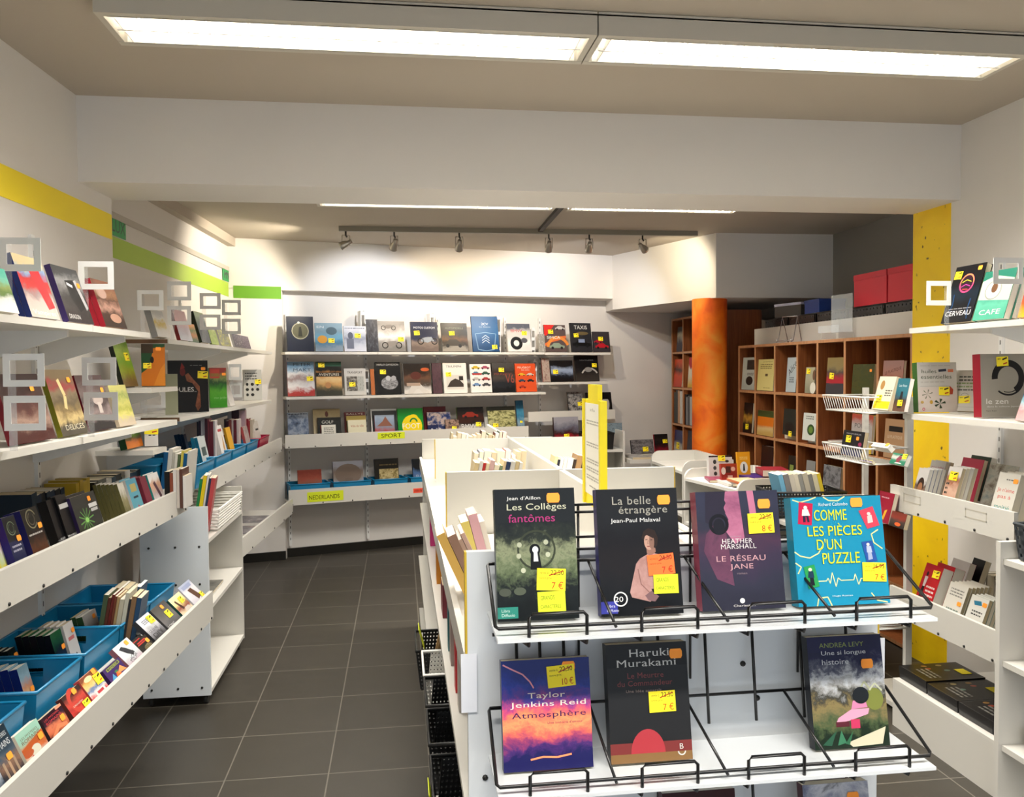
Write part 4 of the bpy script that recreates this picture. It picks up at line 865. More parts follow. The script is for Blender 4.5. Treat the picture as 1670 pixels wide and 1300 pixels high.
bk(Z, 829, 867, 528, 'V:3:45:d8d6d2,e4e2de,d0cecb,c8c4c0,5a5e68', 'white book with a wheel and red lettering on the top back shelf', G1, ds=[('t', 'BMW', .42, .74, .5, .1, 'c03a3c'), ('ring', .38, .3, .26, .12, 0, 360, '1d1c1c'), ('e', .72, .4, .14, .09, '55555a')], y=(.74, .66))
bk(Z, 880, 890, 545, 'P:3:46:c4c0b8,8a867e,d8d4cc', 'thin grey magazine bundle at the ladder divider, left of the red and orange car book', G1)
bk(Z, 890, 925, 530, '5a4a48', 'red, grey and orange car book on the top back shelf', G1, ds=[('p', [(0, 1), (.5, 1), (.1, .6), (0, .6)], 'd0302c'), ('p', [(.3, .35), (1, .5), (1, .6), (.5, .55), (.0, .3), (0, .2)], 'd86a38'), ('ring', .6, .1, .55, .42, 20, 170, 'e08a3c'), ('car', .55, .14, .7, '8a9a84'), ('car', .75, .84, .45, 'c8c4c0'), ('t', 'SIMCA', .42, .53, .62, .1, 'f2efe8')], y=(.3, .74))
bk(Z, 933, 967, 527, '26262a', 'dark grey TAXIS book with a black cab on the top back shelf', G1, ds=[('t', 'TAXIS', .5, .85, .62, .13, 'eceae4'), ('car', .5, .2, .85, '0c0c0e'), ('r', .35, .32, .65, .44, '8a98b4'), ('e', .55, .64, .3, .06, '6a5a3a')], y=(.26, .57))
bk(Z, 969, 996, 541, '3a3438', 'small dark book with red sports cars at the right end of the top shelf', G1, ds=[('car', .5, .2, .8, 'b8202c'), ('car', .3, .45, .5, 'a81c30')], y=(.45, .64), spine='2a2428')
# second shelf
G2 = 'books on the second shelf of the back wall'; Z = 1.394
bk(Z, 470, 514, 590, 'V:2.6:51:b8403c,f0ecea,d8d4d4,a08a88,e0dedd,9ab0c4,6a8aa4', 'white and red travel book with blue-grey sky, first on the second back shelf', G2, ds=[('t', 'PETER', .56, .92, .66, .09, '3a4a5c'), ('t', 'MAKT', .56, .76, .66, .09, '3a4a5c')], y=(.84, .5))
bk(Z, 517, 559, 590, 'V:1.5:53:3a3a30,7a6a48,d8a868,e8c890,d0904c,1c1a16,181814', 'black book with a green band and tan landscape on the second back shelf', G2, ds=[('r', 0, .86, 1, .98, '1d4a34'), ('r', .0, .56, 1, .68, '1c1612'), ('t', 'AVENTURES', .5, .62, .8, .075, 'e6dcc8'), ('e', .45, .3, .12, .09, 'c08a58')], y=(.22, .9))
bk(Z, 563, 598, 601, 'c9c7c2', 'pale grey book with a block of dark photos on the second back shelf', G2, ds=[('r', .1, .15, .6, .7, 'P:4:55:2a2826,6a6660,c8c4bc'), ('r', .62, .15, .9, .7, 'P:5:56:8a8c86,b8bab4,6a6c68'), ('t', 'TRANSPORT', .5, .85, .7, .09, '2a2a2a')], y=(.36, .4))
bk(Z, 606, 612, 602, 'b86a3a', 'thin orange-brown book leaning beside the black engine book', G2, t=.01)
bk(Z, 614, 655, 591, '131416', 'black book with a chrome engine on the second back shelf', G2, ds=[('t', 'HARLEY-DAVIDSON', .5, .93, .86, .06, 'd8d8d6'), ('e', .55, .35, .34, .2, 'P:5:57:2a2a2c,8a8a8c,d0d0d2'), ('e', .5, .5, .1, .08, 'c4c4c6'), ('e', .72, .5, .1, .08, 'aaaaac')], y=(.3, .7))
bk(Z, 660, 704, 593, 'V:2.5:59:d8d4ce,4a4038,6a4a38,30241c,241c18', 'brown book with a front-on chrome motorcycle on the second back shelf', G2, ds=[('p', [(.1, .0), (.3, .32), (.6, .32), (.95, .0), (.7, .0), (.5, .2), (.3, 0)], 'd2cdc6'), ('e', .45, .6, .2, .13, '5a2c24'), ('r', .1, .26, .6, .36, 'b09a88'), ('e', .8, .8, .16, .06, 'c05a2c')])
bk(Z, 707, 722, 592, 'P:3:61:2a2224,5a4048,3a2c30', 'narrow dark plum book beside the white scooter book on the second shelf', G2)
bk(Z, 725, 763, 592, 'e6e2da', 'cream book with a dark rounded car on the second back shelf', G2, ds=[('t', 'TRIUMPH', .46, .88, .66, .07, '2a2826'), ('r', .12, .12, .86, .6, 'd4cfc6'), ('p', [(.14, .2), (.84, .2), (.84, .3), (.7, .42), (.5, .48), (.3, .4)], '3c342e'), ('r', .66, .42, .84, .56, '2c2622')], y=(.22, .62))
CARS = ['c8a828', 'a04a5a', '4a7a9a', '3a5a48', 'b8b0a8', 'a83a3a', '6a8ab0', '4a4a4e']
bk(Z, 769, 803, 594, 'e8e4de', 'white book covered with small coloured cars on the second back shelf', G2, ds=[('car', .28+.46*(k % 2), .84-.2*(k//2), .42, CARS[k]) for k in range(8)] + [('r', .1, .62, .55, .68, 'b03a34')])
bk(Z, 805, 841, 592, 'V:2:63:1a1a1c,2a2a2e,4a423c,3a2e28,4a4642', 'grey-brown book with a big dark car and V6 lettering on the second shelf', G2, ds=[('t', 'V6', .78, .46, .4, .3, '9a4a3c'), ('car', .4, .14, .85, '232529'), ('t', 'PEUGEOT', .5, .62, .8, .07, '8a4a3c')], y=(.42, .76))
bk(Z, 843, 876, 593, 'e0562a', 'orange book with small cars on the second back shelf', G2, ds=[('t', 'PEUGEOT', .45, .86, .66, .07, 'f2d8c8'), ('t', 'mes autos', .5, .77, .4, .04, 'f2d8c8')] + [('car', .3+.42*(k % 2), .58-.22*(k//2), .36, ('e0b030', 'd8c8b8', '3a4a5a', '2a2a2e', 'a8382a')[k]) for k in range(5)])
Z = 1.484
bk(Z, 886, 898, 584, 'P:3:65:8a4a42,b8a89a,6a2a28', 'bundle of reddish magazines at the left end of the short shelf', G2)
bk(Z, 900, 936, 588, 'V:2.5:67:17181a,20242c,8a98b0,9aa8c0,17181b,141416', 'black book with a blue-white sports photo on the short shelf', G2, y=(.2, .46))
bk(Z, 940, 978, 580, 'V:2:69:3a3632,2a2826,17171a,141416,141416', 'black book with a chromed car on the right of the short shelf', G2, ds=[('ring', .6, .12, .4, .34, 30, 150, 'b8b4ae'), ('e', .55, .45, .16, .1, '8a8884'), ('t', 'VOITURES', .5, .82, .6, .05, '8a8a88')], y=(.82, .62))
# upper bin of the back wall
G3 = 'books in the SPORT bin of the back wall'; Z = .996
def bn(x0, x1, yt, cov, label, **k): return face(BK, k.pop('z', Z), x0, x1, yt, cov, label, group=k.pop('g', G3), **{**dict(lean=11, d=.06, t=.018, hard=True, zr=1.075), **k})
bn(470, 504, 673, 'P:2.4:71:2c3444,5a6a84,9aa4b4,4a4440', 'blue-grey mountain photo book, first in the SPORT bin', ds=[('s', .05, .95, .94, 1, .06, '20242c')])
bn(512, 556, 667, 'V:1:73:b8a888,c0ae8a,c8b68e,a89468', 'beige book rising behind the black golf book in the SPORT bin', d=.12, ds=[('e', .5, .84, .06, .09, '5a2418')])
bn(519, 557, 681, '1c1d1b', 'black golf book in the SPORT bin', ds=[('t', 'GOLF', .42, .82, .5, .12, 'd8d6ce'), ('r', .1, .2, .35, .7, '7a2a2c')], d=.085, n=2, t=.012, short='black golf book')
bn(525, 548, 693, 'e4e0d4', 'small white book in front of the black golf book', ds=[('s', .15, .85, .8, 7, .1, '4a4844')], d=.05)
bn(563, 597, 672, '6a2a30', 'dark red book at the back of the cream cycling book', d=.12, ds=[('t', 'RALLYE', .5, .93, .8, .06, 'd8c8b8')])
bn(566, 598, 678, 'c8b060', 'yellow-topped book between the dark red and cream books', d=.095, ds=[('r', 0, .0, 1, .8, '201c1a')])
bn(568, 598, 685, 'ddd8bc', 'cream book with red title in the SPORT bin', ds=[('t', 'Vélo de ville', .5, .72, .7, .11, 'a8422c'), ('s', .4, .9, .18, 1, .08, '6a6858')])
bn(606, 648, 667, '3a3c3e', 'grey-framed book behind the red arena book in the SPORT bin', d=.09, ds=[('r', .0, .94, 1, 1, 'c8c8c6'), ('r', 0, 0, .05, 1, 'c8c8c6')])
bn(612, 644, 677, 'V:2:75:a83434,b84848,8a8a98,8a9ab0,9aaac0', 'blue and red arena book in the SPORT bin', ds=[('p', [(.1, .55), (.9, .55), (.7, .75), (.55, .95), (.4, .75)], '8a5a48')])
bn(650, 691, 666, '118a2c', 'bright green FOOT book with a yellow splash', ds=[('e', .55, .42, .4, .36, 'f0d410'), ('e', .62, .68, .18, .12, 'f0d410'), ('ring', .62, .55, .16, .1, 0, 180, '0f7a3c'), ('t', 'FOOT', .52, .42, .7, .17, 'f4f4ec')])
bn(693, 729, 663, '5c1a22', 'dark red book behind the racing photo books in the SPORT bin', d=.1)
bn(698, 736, 672, 'P:3:77:1a2448,2a3a6a,b8a8a0,8a2a2c', 'navy and red racing book in the SPORT bin', ds=[('r', 0, 0, .45, .5, '1c2650'), ('t', 'PSG', .34, .3, .14, .4, 'd8dae4', 90)])
bn(727, 749, 684, 'P:4:79:1a1614,4a3a34,a88a7a,2a2220', 'small dark racing photo book with a yellow price in the SPORT bin', y=(.62, .5), d=.034)
bn(747, 790, 664, 'V:2:81:6a8a3a,c8c4be,26201e,3a2018,2a1c18,1c1816', 'black book with a red car and white letters in the SPORT bin', ds=[('t', 'BMW', .42, .34, .56, .16, 'd8d6d2'), ('car', .5, .66, .6, '8a2a1c')], y=(.78, .4))
bn(791, 799, 680, 'P:3:83:8a8a86,b8b8b2,5a5a58', 'narrow grey book beside the golden foliage book', d=.07)
bn(797, 842, 663, 'P:5:85:2a2a1c,6a6a40,c8c48a,3a3a2a', 'dark book with golden foliage in the SPORT bin', ds=[('r', 0, .86, 1, 1, '2a2a22')], y=(.25, .34))
bn(844, 856, 653, 'V:2:87:4a5a6a,8aa8b8,3a7a9a,4a90ae,2a5a7a', 'small blue and teal seaside book at the right end of the SPORT bin', y=(.55, .36), d=.08)
# right end of the back wall
G4 = 'photo books at the right end of the back wall'
bn(928, 952, 639, 'P:5:89:1a1818,4a4a4c,aaa6a0,201c1c', 'black photo book with a yellow price left of the notice', z=1.145, zr=1.2, g=G4, y=(.8, .5))
bn(958, 999, 640, '1c1a1b', 'black book with a white portrait right of the notice', z=1.145, zr=1.2, g=G4, ds=[('e', .72, .5, .18, .34, 'b8b4b0'), ('p', [(.5, .5), (.6, .9), (.9, .9), (.95, .5), (.85, .7), (.65, .7)], '0f0e0f')])
G5 = Line((1.25, 7.5), (1, .2))
face(G5, .862, 905, 945, 680, 'V:2.5:91:a02028,b02832,3a1a1c,6a6a78,9a98a0', 'red and grey racing book in the low cabinet by the back wall', lean=6, t=.03, hard=True, group=G4, spine='3a2422', y=(.5, .4))
face(G5, .99, 983, 1015, 690, 'P:4:93:3a5a6a,8a9aa4,2a3a44', 'grey-blue crowd photo book in the black crate by the back wall', lean=6, t=.05, hard=True, group=G4, d=.08)
# lowest back bin
G6 = 'books in the lowest back bin'; Z = .528
def bl(x0, x1, yt, cov, label, **k): return face(BK, Z, x0, x1, yt, cov, label, group=G6, **{**dict(lean=11, d=.085, t=.025, hard=True, zr=.655), **k})
bl(486, 525, 766, 'V:2.5:95:5a4a40,3a342c,8a5a48,9a4a3a,8a3a2c', 'red and brown landscape book, first in the lowest back bin')
bl(544, 593, 752, 'V:1.5:97:7a9ac0,8aa8cc,8a8078,7a6a60,9a9aa4', 'blue-grey elephant photo book in the lowest back bin', ds=[('e', .5, .62, .44, .3, '75655a'), ('r', .38, .08, .64, .5, '6e5f55'), ('c', [(.3, .4), (.26, .2)], .05, 'd8ccb8'), ('c', [(.72, .4), (.78, .2)], .05, 'd8ccb8')], spine='5a2430')
bl(612, 651, 748, '16130f', 'black book with a golden square photo in the lowest back bin', ds=[('r', .18, .05, .98, .7, 'P:4:99:4a4028,8a7a4a,c8b888,3a3020'), ('s', .2, .95, .8, 1, .08, '6a5a38')])
bl(674, 708, 748, 'V:1.5:101:2a3a5a,3a4a6a,5a7098,4a6a9a,15161c,1c2228', 'dark blue EUROPA book beside the island in the lowest back bin', ds=[('t', 'EUROPA', .5, .45, .7, .09, 'b8c4d8')])

# ------------------------------------------------------------------ left wall, upper shelf
G = 'albums on the upper left shelf'
Z = 1.767
face(L1, Z, -30, 32, 432, 'V:2.5:111:eceae4,e8e6e0,5a7a3a,8a9a5a,7ac4ae,5ab49c', 'white and aqua album with green plants at the left frame edge', lean=17, t=.03, hard=True, group=G)
face(L1, Z, 53, 99, 418, 'V:2.6:113:c8beb4,d0b8b0,9a8a88,c43a3a,b83030,7a9ac0,c8b890', 'blue-spined album with a red-robed figure on the upper left shelf', lean=17, t=.018, hard=True, group=G, spine='22347a', n=2, short='blue-spined album', ds=[('t', 'Vampires', .5, .08, .8, .1, 'eceae6'), ('p', [(.4, .8), (.75, .9), (.95, .2), (.7, .15)], 'c8343a')])
face(L1, Z, 113, 154, 436, 'V:3:115:2a2426,3a3436,18171a,5a5658,8a8a8a,3a3a3c', 'dark album with black horses and a purple spine on the upper left shelf', lean=17, t=.02, hard=True, group=G, spine='4a3a78', ds=[('t', 'DRAGON', .3, .1, .42, .08, 'e0deda'), ('p', [(.35, .75), (.75, .8), (.9, .3), (.6, .2), (.4, .45)], '161518'), ('p', [(.7, .78), (.8, .8), (.98, .3), (.88, .24)], 'b8b6b8'), ('c', [(.4, .7), (.6, .66)], .05, 'd8d6d8')], o=(.85, .7))
face(L1, Z, 173, 208, 458, 'V:3:117:3a2a22,4a3228,c89a88,5a3a2c,a87a5a,8a5238', 'brown album with pale hands and a red spine on the upper left shelf', lean=17, t=.02, hard=True, group=G, spine='a01c2c', n=2, short='red-spined brown album', ds=[('e', .3, .72, .22, .12, 'c8a494'), ('e', .6, .2, .25, .1, 'c89a84')])
# middle shelf
G = 'albums on the middle left shelf'; Z = 1.399
face(L2, Z, 25, 92, 610, 'V:3:121:4a2420,a88a7a,5a3430,3a2422,2c1c1a', 'brown album behind the nearest ring divider on the middle left shelf', lean=15, t=.02, hard=True, group=G, spine='7a1c26', o=(.75, .78))
face(L2, Z, 103, 145, 603, 'V:3:123:4a4438,c8b078,8a7448,5a4c36,7a6a50,8a2a30,6a5a40', 'olive-spined album with a pale figure in tangled branches on the middle left shelf', lean=15, t=.016, hard=True, group=G, spine='8a8a24', ds=[('t', 'DELICES', .55, .12, .7, .08, 'e4dcc0'), ('c', [(.4, .85), (.5, .6), (.42, .4)], .1, 'd8c088')], o=(.8, .84))
face(L2, Z, 148, 190, 612, 'V:3:125:1c1a1c,8a7a78,3a2a2c,6a5a58,3a2426', 'dark album with a mushroom behind the second ring divider on the middle left shelf', lean=15, t=.02, hard=True, group=G, spine='7a1a28', ds=[('e', .6, .55, .2, .1, 'b8a8a0'), ('r', .55, .3, .68, .5, 'c8bcb4')], o=(.85, .72))
face(L2, Z, 196, 223, 628, 'V:4:127:c8b8a0,d8d070,a8a840,c8c468,8a9a48,c0bc6a', 'yellow-green plant book at the end of the middle left shelf', lean=15, t=.014, group=G)
r = book(L2.M(.72, .16, 1.399) @ Matrix.Rotation(0, 4, 'Z'), .16, .012, .12, 'c9c7c4', 'c9c7c4', label='pale grey booklet lying on the end of the middle left shelf', group=G)
# left recess, top shelf
G = 'flower books on the recess top shelf'; Z = 1.767
def lm(L, z, x0, x1, yt, cov, label, **k): return face(L, z, x0, x1, yt, cov, label, **{**dict(lean=15, t=.02, hard=True, group=G), **k})
lm(LM, Z, 258, 277, 506, 'V:3:131:e8e6e0,e0dcd0,d8b838,ece8e0,c0beb8', 'white book with a yellow flower and grey side on the recess top shelf', spine='8f8d8a', t=.03)
lm(LM, Z, 295, 315, 506, 'V:2:133:d0d0d8,c8b8c0,d8a8a8,c89898', 'pink and grey book with a red spine on the recess top shelf', spine='8a2c2c')
lm(LM, Z, 311, 325, 528, 'V:4:135:3a5a2c,c87a2c,5a7a34,e09a4a', 'green and orange flower book on the recess top shelf', t=.012)
lm(LM, Z, 330, 345, 509, 'V:3:137:24262a,2c3032,3a4a34,8a9a6a', 'tall black-green book on the recess top shelf', spine='38402a', t=.03)
lm(LM, Z, 346, 358, 538, 'P:3:139:8aa43a,a8bc50,c8d070', 'lime green book on the recess top shelf', t=.014)
lm(LM, Z, 361, 378, 537, 'P:4:141:e4e0da,8a8a70,d8d060,f0eee8', 'white book with small yellow flowers on the recess top shelf', t=.014)
lm(LM, Z, 384, 397, 545, 'P:5:143:d8d4d2,8a7a80,5a5060,e8e4e4', 'white and mauve flower book on the recess top shelf', t=.014)
lm(LM, Z, 397, 410, 548, 'P:5:145:b8b0b4,7a6a78,4a3c4c,d8d0d4', 'purple flower book at the far end of the recess top shelf', t=.014)
# stubs at the pier
G = 'garden books on the short shelves at the pier'; Z = 1.534
ST = Line((-1.15, 4.15), (1, .9))
face(LS, Z, 203, 226, 552, 'V:3:151:6a5a34,8a9a2c,7aa830,a0b850,6a8a28', 'tall green grass book leaning on the short shelf at the pier', lean=14, t=.02, hard=True, group=G, spine='20241a', y=(.7, .62), d=.1)
face(Line((-1.15, 4.13), (1, .25)), Z, 231, 270, 561, 'd07418', 'dark green and orange garden book on the short shelf at the pier', lean=8, t=.028, hard=True, group=G, pages=PAGES[4], spine='1c3a1c', ds=[('p', [(0, 1), (1, 1), (.98, .92), (.5, .9), (.35, .45), (.0, .3)], '1e4a26'), ('r', .0, .78, .5, 1, '3a2c1c'), ('p', [(.8, .4), (1, .55), (1, 0), (.5, 0)], 'e08a28'), ('e', .45, .62, .08, .08, '1c1810')], y=(.25, .48), o=(.72, .88))
face(LS, 1.252, 208, 234, 700, 'V:3.5:153:d87a20,c86a1c,5a4030,3a6a2c,c8c8b8', 'green and orange vegetable book on the lower stub shelf at the pier', lean=12, t=.03, hard=True, group=G, spine='1a3a22', d=.1)
face(Line((-1.2, 4.08), (1, .25)), 1.252, 236, 258, 694, 'd9d7d2', 'white book with a yellow price and two black marks on the lower stub shelf', lean=5, t=.03, hard=True, group=G, ds=[('r', .3, .5, .5, .55, '2a2a2a'), ('r', .6, .5, .8, .55, '2a2a2a')], y=(.5, .8), ss=.06)
# recess middle shelf
G = 'books on the recess middle shelf'; Z = 1.374
CA = Line((-1.2, 4.66), (1, .32))
face(CA, Z, 270, 291, 610, 'a8aa8c', 'plain olive book standing before the black poultry book', lean=3, t=.02, hard=True, group=G, d=0)
face(Line((-1.2, 4.9), (1, .38)), Z, 276, 341, 588, 'V:1.6:161:0c0b0b,100e0d,0e0d0d,0c0c0c', 'large black poultry book with a rooster on the recess middle shelf', lean=4, t=.035, hard=True, group=G, d=0, spine='0c0b0b', ds=[('p', [(.42, .72), (.5, .76), (.62, .64), (.78, .5), (.8, .1), (.72, .02), (.66, .12), (.74, .4), (.6, .56), (.46, .6)], 'P:4:163:5a3020,8a5238,a86a48'), ('e', .36, .78, .07, .08, '6a2420'), ('p', [(.3, .82), (.34, .96), (.42, .86)], '8a2a24'), ('t', 'POULES', .33, .44, .6, .085, 'e4e2de'), ('s', .35, .7, .39, 1, .03, '8a8a88'), ('s', .55, .85, .9, 1, .02, '8a8a88')], y=(.86, .72), ss=.055, o=(.88, .84))
face(Line((-1.15, 5.5), (1, .45)), Z, 343, 371, 600, 'V:2.5:165:3a8a24,4a9a2c,58a034,3a7a2c,2a4a30,7a8a50,8a3a34', 'grass-green garden book with a red band on the recess middle shelf', lean=4, t=.03, hard=True, group=G, pages=PAGES[4], ds=[('r', .05, .74, .6, .97, 'b04038'), ('r', .08, .78, .56, .86, '8a6a38'), ('t', 'mon jardin', .6, .24, .7, .07, '9ac888')], o=(.85, .84), d=0)
lm(LM, Z, 376, 384, 620, 'V:3:167:e8e4de,c8c0b8,8a7a60', 'small white book before the ring divider on the recess middle shelf', t=.012)
face(Line((-1.1, 6.9), (1, .4)), Z, 398, 428, 603, 'c9c9c4', 'pale grey botanical book with black plant drawings at the far end of the recess', lean=5, t=.02, hard=True, group=G, d=0, ds=[('s', .1, .75, .86, 3, .09, '5a5a58')] + [('e', .2+.28*(k % 3), .52-.17*(k//3), .07+.02*(k % 2), .05, '2c2c2a') for k in range(8)], y=(.8, .6))

# ------------------------------------------------------------------ left upper bin: stacks facing the aisle
Z = .996
def lb(x0, x1, yt, cov, label, **k): return face(LB, k.pop('z', Z), x0, x1, yt, cov, label, group=k.pop('group', 'books in the upper left bin'), **{**dict(lean=16, d=.05, t=.02, zr=1.075), **k})
lb(-8, 27, 853, 'V:3:171:e8dcc8,d8c838,c8d8a0,d8d0d0,f08a20,f09428', 'orange and white picture book at the left frame edge in the upper left bin', t=.012)
lb(20, 40, 842, '20264a', 'navy novel with a wavy dark emblem and purple spine in the upper left bin', t=.05, spine='2a2278', pages=PAGES[0], ds=[('r', .02, .6, .98, .98, '1a1c1e'), ('ring', .5, .8, .3, .26, 20, 330, '7a8a70'), ('ring', .5, .8, .2, .16, 100, 400, '4a5a48'), ('s', .15, .85, .5, 2, .07, 'a8a8b8')], d=.03, o=(.8, .62))
lb(50, 76, 829, 'V:3:173:0c0a0a,5a3420,2a1a14,1c1614,161414', 'dark brown novel with the same wavy emblem and a blue spine', t=.05, spine='22226c', ds=[('r', .02, .64, .98, .98, '1c1c18'), ('ring', .5, .82, .3, .26, 20, 330, '8a8468'), ('ring', .5, .82, .2, .16, 100, 400, '5a5444'), ('s', .1, .9, .56, 1, .06, 'b8b4b0')], d=.03, o=(.85, .68))
lb(92, 103, 815, '121113', 'thick black paperback with a silver edge in the upper left bin', t=.03, d=.05, ds=[('t', 'Addison', .5, .3, .16, .3, 'c8c8c8', 90)])
lb(108, 124, 808, '141315', 'black paperback with a white strip beside the green spider novel', t=.012, d=.04, n=2, short='black paperback with a white strip', ds=[('r', .1, .78, .95, .86, 'd8d8d6'), ('t', 'TZ LUPS', .6, .3, .2, .42, 'd8d8d6', 90)])
lb(128, 166, 806, 'V:3:177:1c1a1c,3a3a30,2c2e2c,2a2c2a,303230', 'black novel with a green starburst in the upper left bin', t=.03, n=2, short='green starburst novel', d=.03, ds=[('c', [(.4-.28*math.cos(q), .5-.22*math.sin(q)), (.4+.3*math.cos(q), .5+.24*math.sin(q))], .025, '5a8a48') for q in (.2, .7, 1.2, 1.7, 2.2, 2.7)] + [('e', .4, .5, .07, .05, '8ac468'), ('r', .62, .7, .96, .78, 'd0d0d0'), ('r', .66, .62, .94, .68, 'b8b8b8')], o=(.7, .88), spine='3a2a58')
lb(203, 212, 788, 'V:3:179:c8c0a8,6a6440,8a8460,d8d4c8', 'front book of the row of olive-spined paperbacks in the upper left bin', t=.014, n=6, short='olive-spined paperback', spine='6f6a3e', d=.03)
lb(216, 232, 781, 'V:2:181:c8c0c0,5aa0b0,5aa0b4,58a0b8', 'teal-blue novel with a red figure in the upper left bin', t=.02, n=2, short='teal-blue novel', spine='e0dedb', d=.03, ds=[('p', [(.4, .08), (.7, .06), (.75, .3), (.5, .4)], 'c8283c'), ('r', .25, .7, .8, .88, 'b8a868'), ('r', .3, .55, .75, .6, '2c3a44')])
lb(238, 247, 777, '7a2a3c', 'maroon paperback between the teal novel and the white photo novel', t=.016, n=3, short='maroon paperback', d=.03)
lb(250, 266, 772, 'V:3:183:e8e6e4,ece8e4,b8a8a8,d8a888,f0eeec', 'white novel with a seated girl at the far end of the upper left bin', t=.016, n=2, short='white novel with a seated girl', spine='2a8a84', d=.03, ds=[('p', [(.3, .75), (.5, .8), (.8, .4), (.65, .3), (.5, .5)], '5a4048')])
G = 'books at the back of the upper left bin'
row(LB, .998, 60, 112, 7, 798, ['1c2c3c', '20304a', '181a20'], 'dark blue paperback', 'at the wall side of the upper left bin', d=.24, depth=.12, group=G, side=8)
row(LB, .998, 128, 150, 4, 782, ['c8a838', 'b89a34'], 'yellow-spined paperback', 'at the wall side of the upper left bin', d=.24, depth=.12, group=G)
row(LB, .998, 156, 236, 9, 776, ['2a2a2a', '6a6a64', 'c8c4bc', '3a4a5a'], 'mixed paperback', 'at the wall side of the upper left bin', d=.24, depth=.12, group=G)
# books in the trolley top
Z = .805
TR = Line((-.96, 4.2), (.0, 1))
G = 'books at the end of the upper left bin and on the trolley'
row(Line((-1.0, 3.84), (1, .0)), .998, 268, 303, 6, 772, ['141414', '8a4a34', 'd8d4d0', 'c8beb4', '5a3a30', 'e0dcd6'], 'paperback', 'behind the end of the upper left bin', d=0, depth=.12, group=G, hj=.02)
row(Line((-1.0, 4.20), (1, .12)), .803, 312, 338, 5, 779, ['1c7a44', 'e4c81c', 'dcdad8', '2a3452', 'b8484a'], 'bright-spined book', 'beside the white basket on the trolley', d=0, depth=.13, side=-9, group=G, hj=.01)
for i, lb_ in enumerate(('grey magazine lying at the bottom of the pile on the trolley middle shelf', 'grey magazine with a yellow price on top on the trolley middle shelf')):
    book(Matrix.Translation((-1.06, 4.28+.05*i, .472+.008*i+.008)) @ Matrix.Rotation(-math.pi/2, 4, 'X'), .21, .29, .008, 'P:3:19%d:4a4a46,6a6a66,8a8880,2a2a2a' % i, label=lb_, group='magazines on the trolley', name='magazine', y=(.5, .8) if i else None)

# ------------------------------------------------------------------ left recess: crates of paperbacks
G = 'paperbacks in the recess crates'
def cr(x0, x1, yt, cov, label, **k): return face(LMB, 1.005, x0, x1, yt, cov, label, group=G, **{**dict(lean=12, d=.17, t=.018, zr=1.12), **k})
row(Line((-1.28, 4.17), (1, .0)), 1.0, 260, 304, 8, 738, ['1c5a8a', 'd8d4cc', 'c8c4b8', 'e4e0d4', '5a6a4a', 'd8c858'], 'thin booklet', 'in the nearest blue crate of the recess', d=0, depth=.15, side=-6, group=G, hj=.015)
cr(305, 309, 708, '2a4a6a', 'dark blue paperback at the wall side of the second recess crate', n=3, short='dark blue recess paperback', d=.3)
cr(330, 341, 712, 'c8d0d0', 'slim pale paperback with a teal spine standing out of the recess crate', d=.06, spine='1f7a9a', n=2, short='teal-spined recess paperback', ds=[('r', .2, .55, .8, .75, '4a5a5a'), ('r', .2, .0, .6, .2, 'd8d838')])
row(Line((-1.33, 5.10), (1, .1)), 1.005, 322, 352, 8, 687, ['2a2630', '3a2a3a', 'd8d4d4', 'c0bcc0', '5a2a34', '8a3a44', '7a2c38', 'd8d0d0'], 'tall paperback', 'in the middle recess crates', d=0, depth=.13, group=G, hj=.015)
cr(361, 370, 694, 'e8e4e0', 'white paperback with a red title in the recess crates', d=.06, n=2, short='white red-titled recess paperback', ds=[('r', .2, .86, .8, .92, 'b8383a'), ('t', 'LE', .4, .3, .5, .2, '2a2a2a'), ('p', [(.5, .5), (.7, .8), (.8, .5), (.7, .3)], 'c89a5a')], o=(.8, .35))
cr(375, 382, 697, 'e0a82c', 'yellow-orange paperback next to the white red-titled one', d=.06, t=.014)
row(Line((-1.3, 5.78), (1, .05)), 1.005, 366, 390, 6, 684, ['3a3038', '4a2a34', '8a4a48', 'c8beba', '6a2a34', 'd8c8c4'], 'dark-spined paperback', 'in the far recess crates', d=0, depth=.13, group=G, hj=.02)
cr(401, 408, 695, 'P:3:197:a84a4a,c8b8b0,5a4a4a', 'small red and white paperback in the far recess crates', d=.06)
row(Line((-1.3, 6.22), (1, .05)), 1.005, 396, 412, 5, 686, ['2a2a2c', '9a8a4a', '8a2a34', 'a83a3c', 'c8bca8'], 'slim paperback', 'in the farthest recess crates', d=0, depth=.13, group=G, hj=.015)
cr(417, 425, 687, 'e4ded6', 'white paperback with a dark round picture beside the crimson crate', d=.07, ds=[('e', .6, .2, .3, .16, '3a2228'), ('r', .3, .7, .8, .76, '4a4a48')])
row(Line((-1.32, 6.0), (1, .1)), 1.16, 371, 400, 3, 668, ['d0c8c8', '4a2a34', 'c8a8b0'], 'paperback laid crosswise', 'on top of the far recess crates', d=.1, depth=.13, group=G)
# magazines in the low recess bin
for i, (y, lb_) in enumerate(((5.35, 'pale magazine lying in the low recess bin next to the trolley'), (5.75, 'grey magazine lying in the low recess bin, middle'), (6.15, 'magazine with a reddish cover lying in the low recess bin'))):
    book(LML.M(y-5.2, .06, .541+.002*i) @ Matrix.Rotation(-math.pi/2, 4, 'X'), .30, .34, .02, 'P:2.5:%d:d8d4d0,8a8488,4a4a50,c8a8a0' % (211+i), label=lb_, group='magazines in the low recess bin', name='magazine')

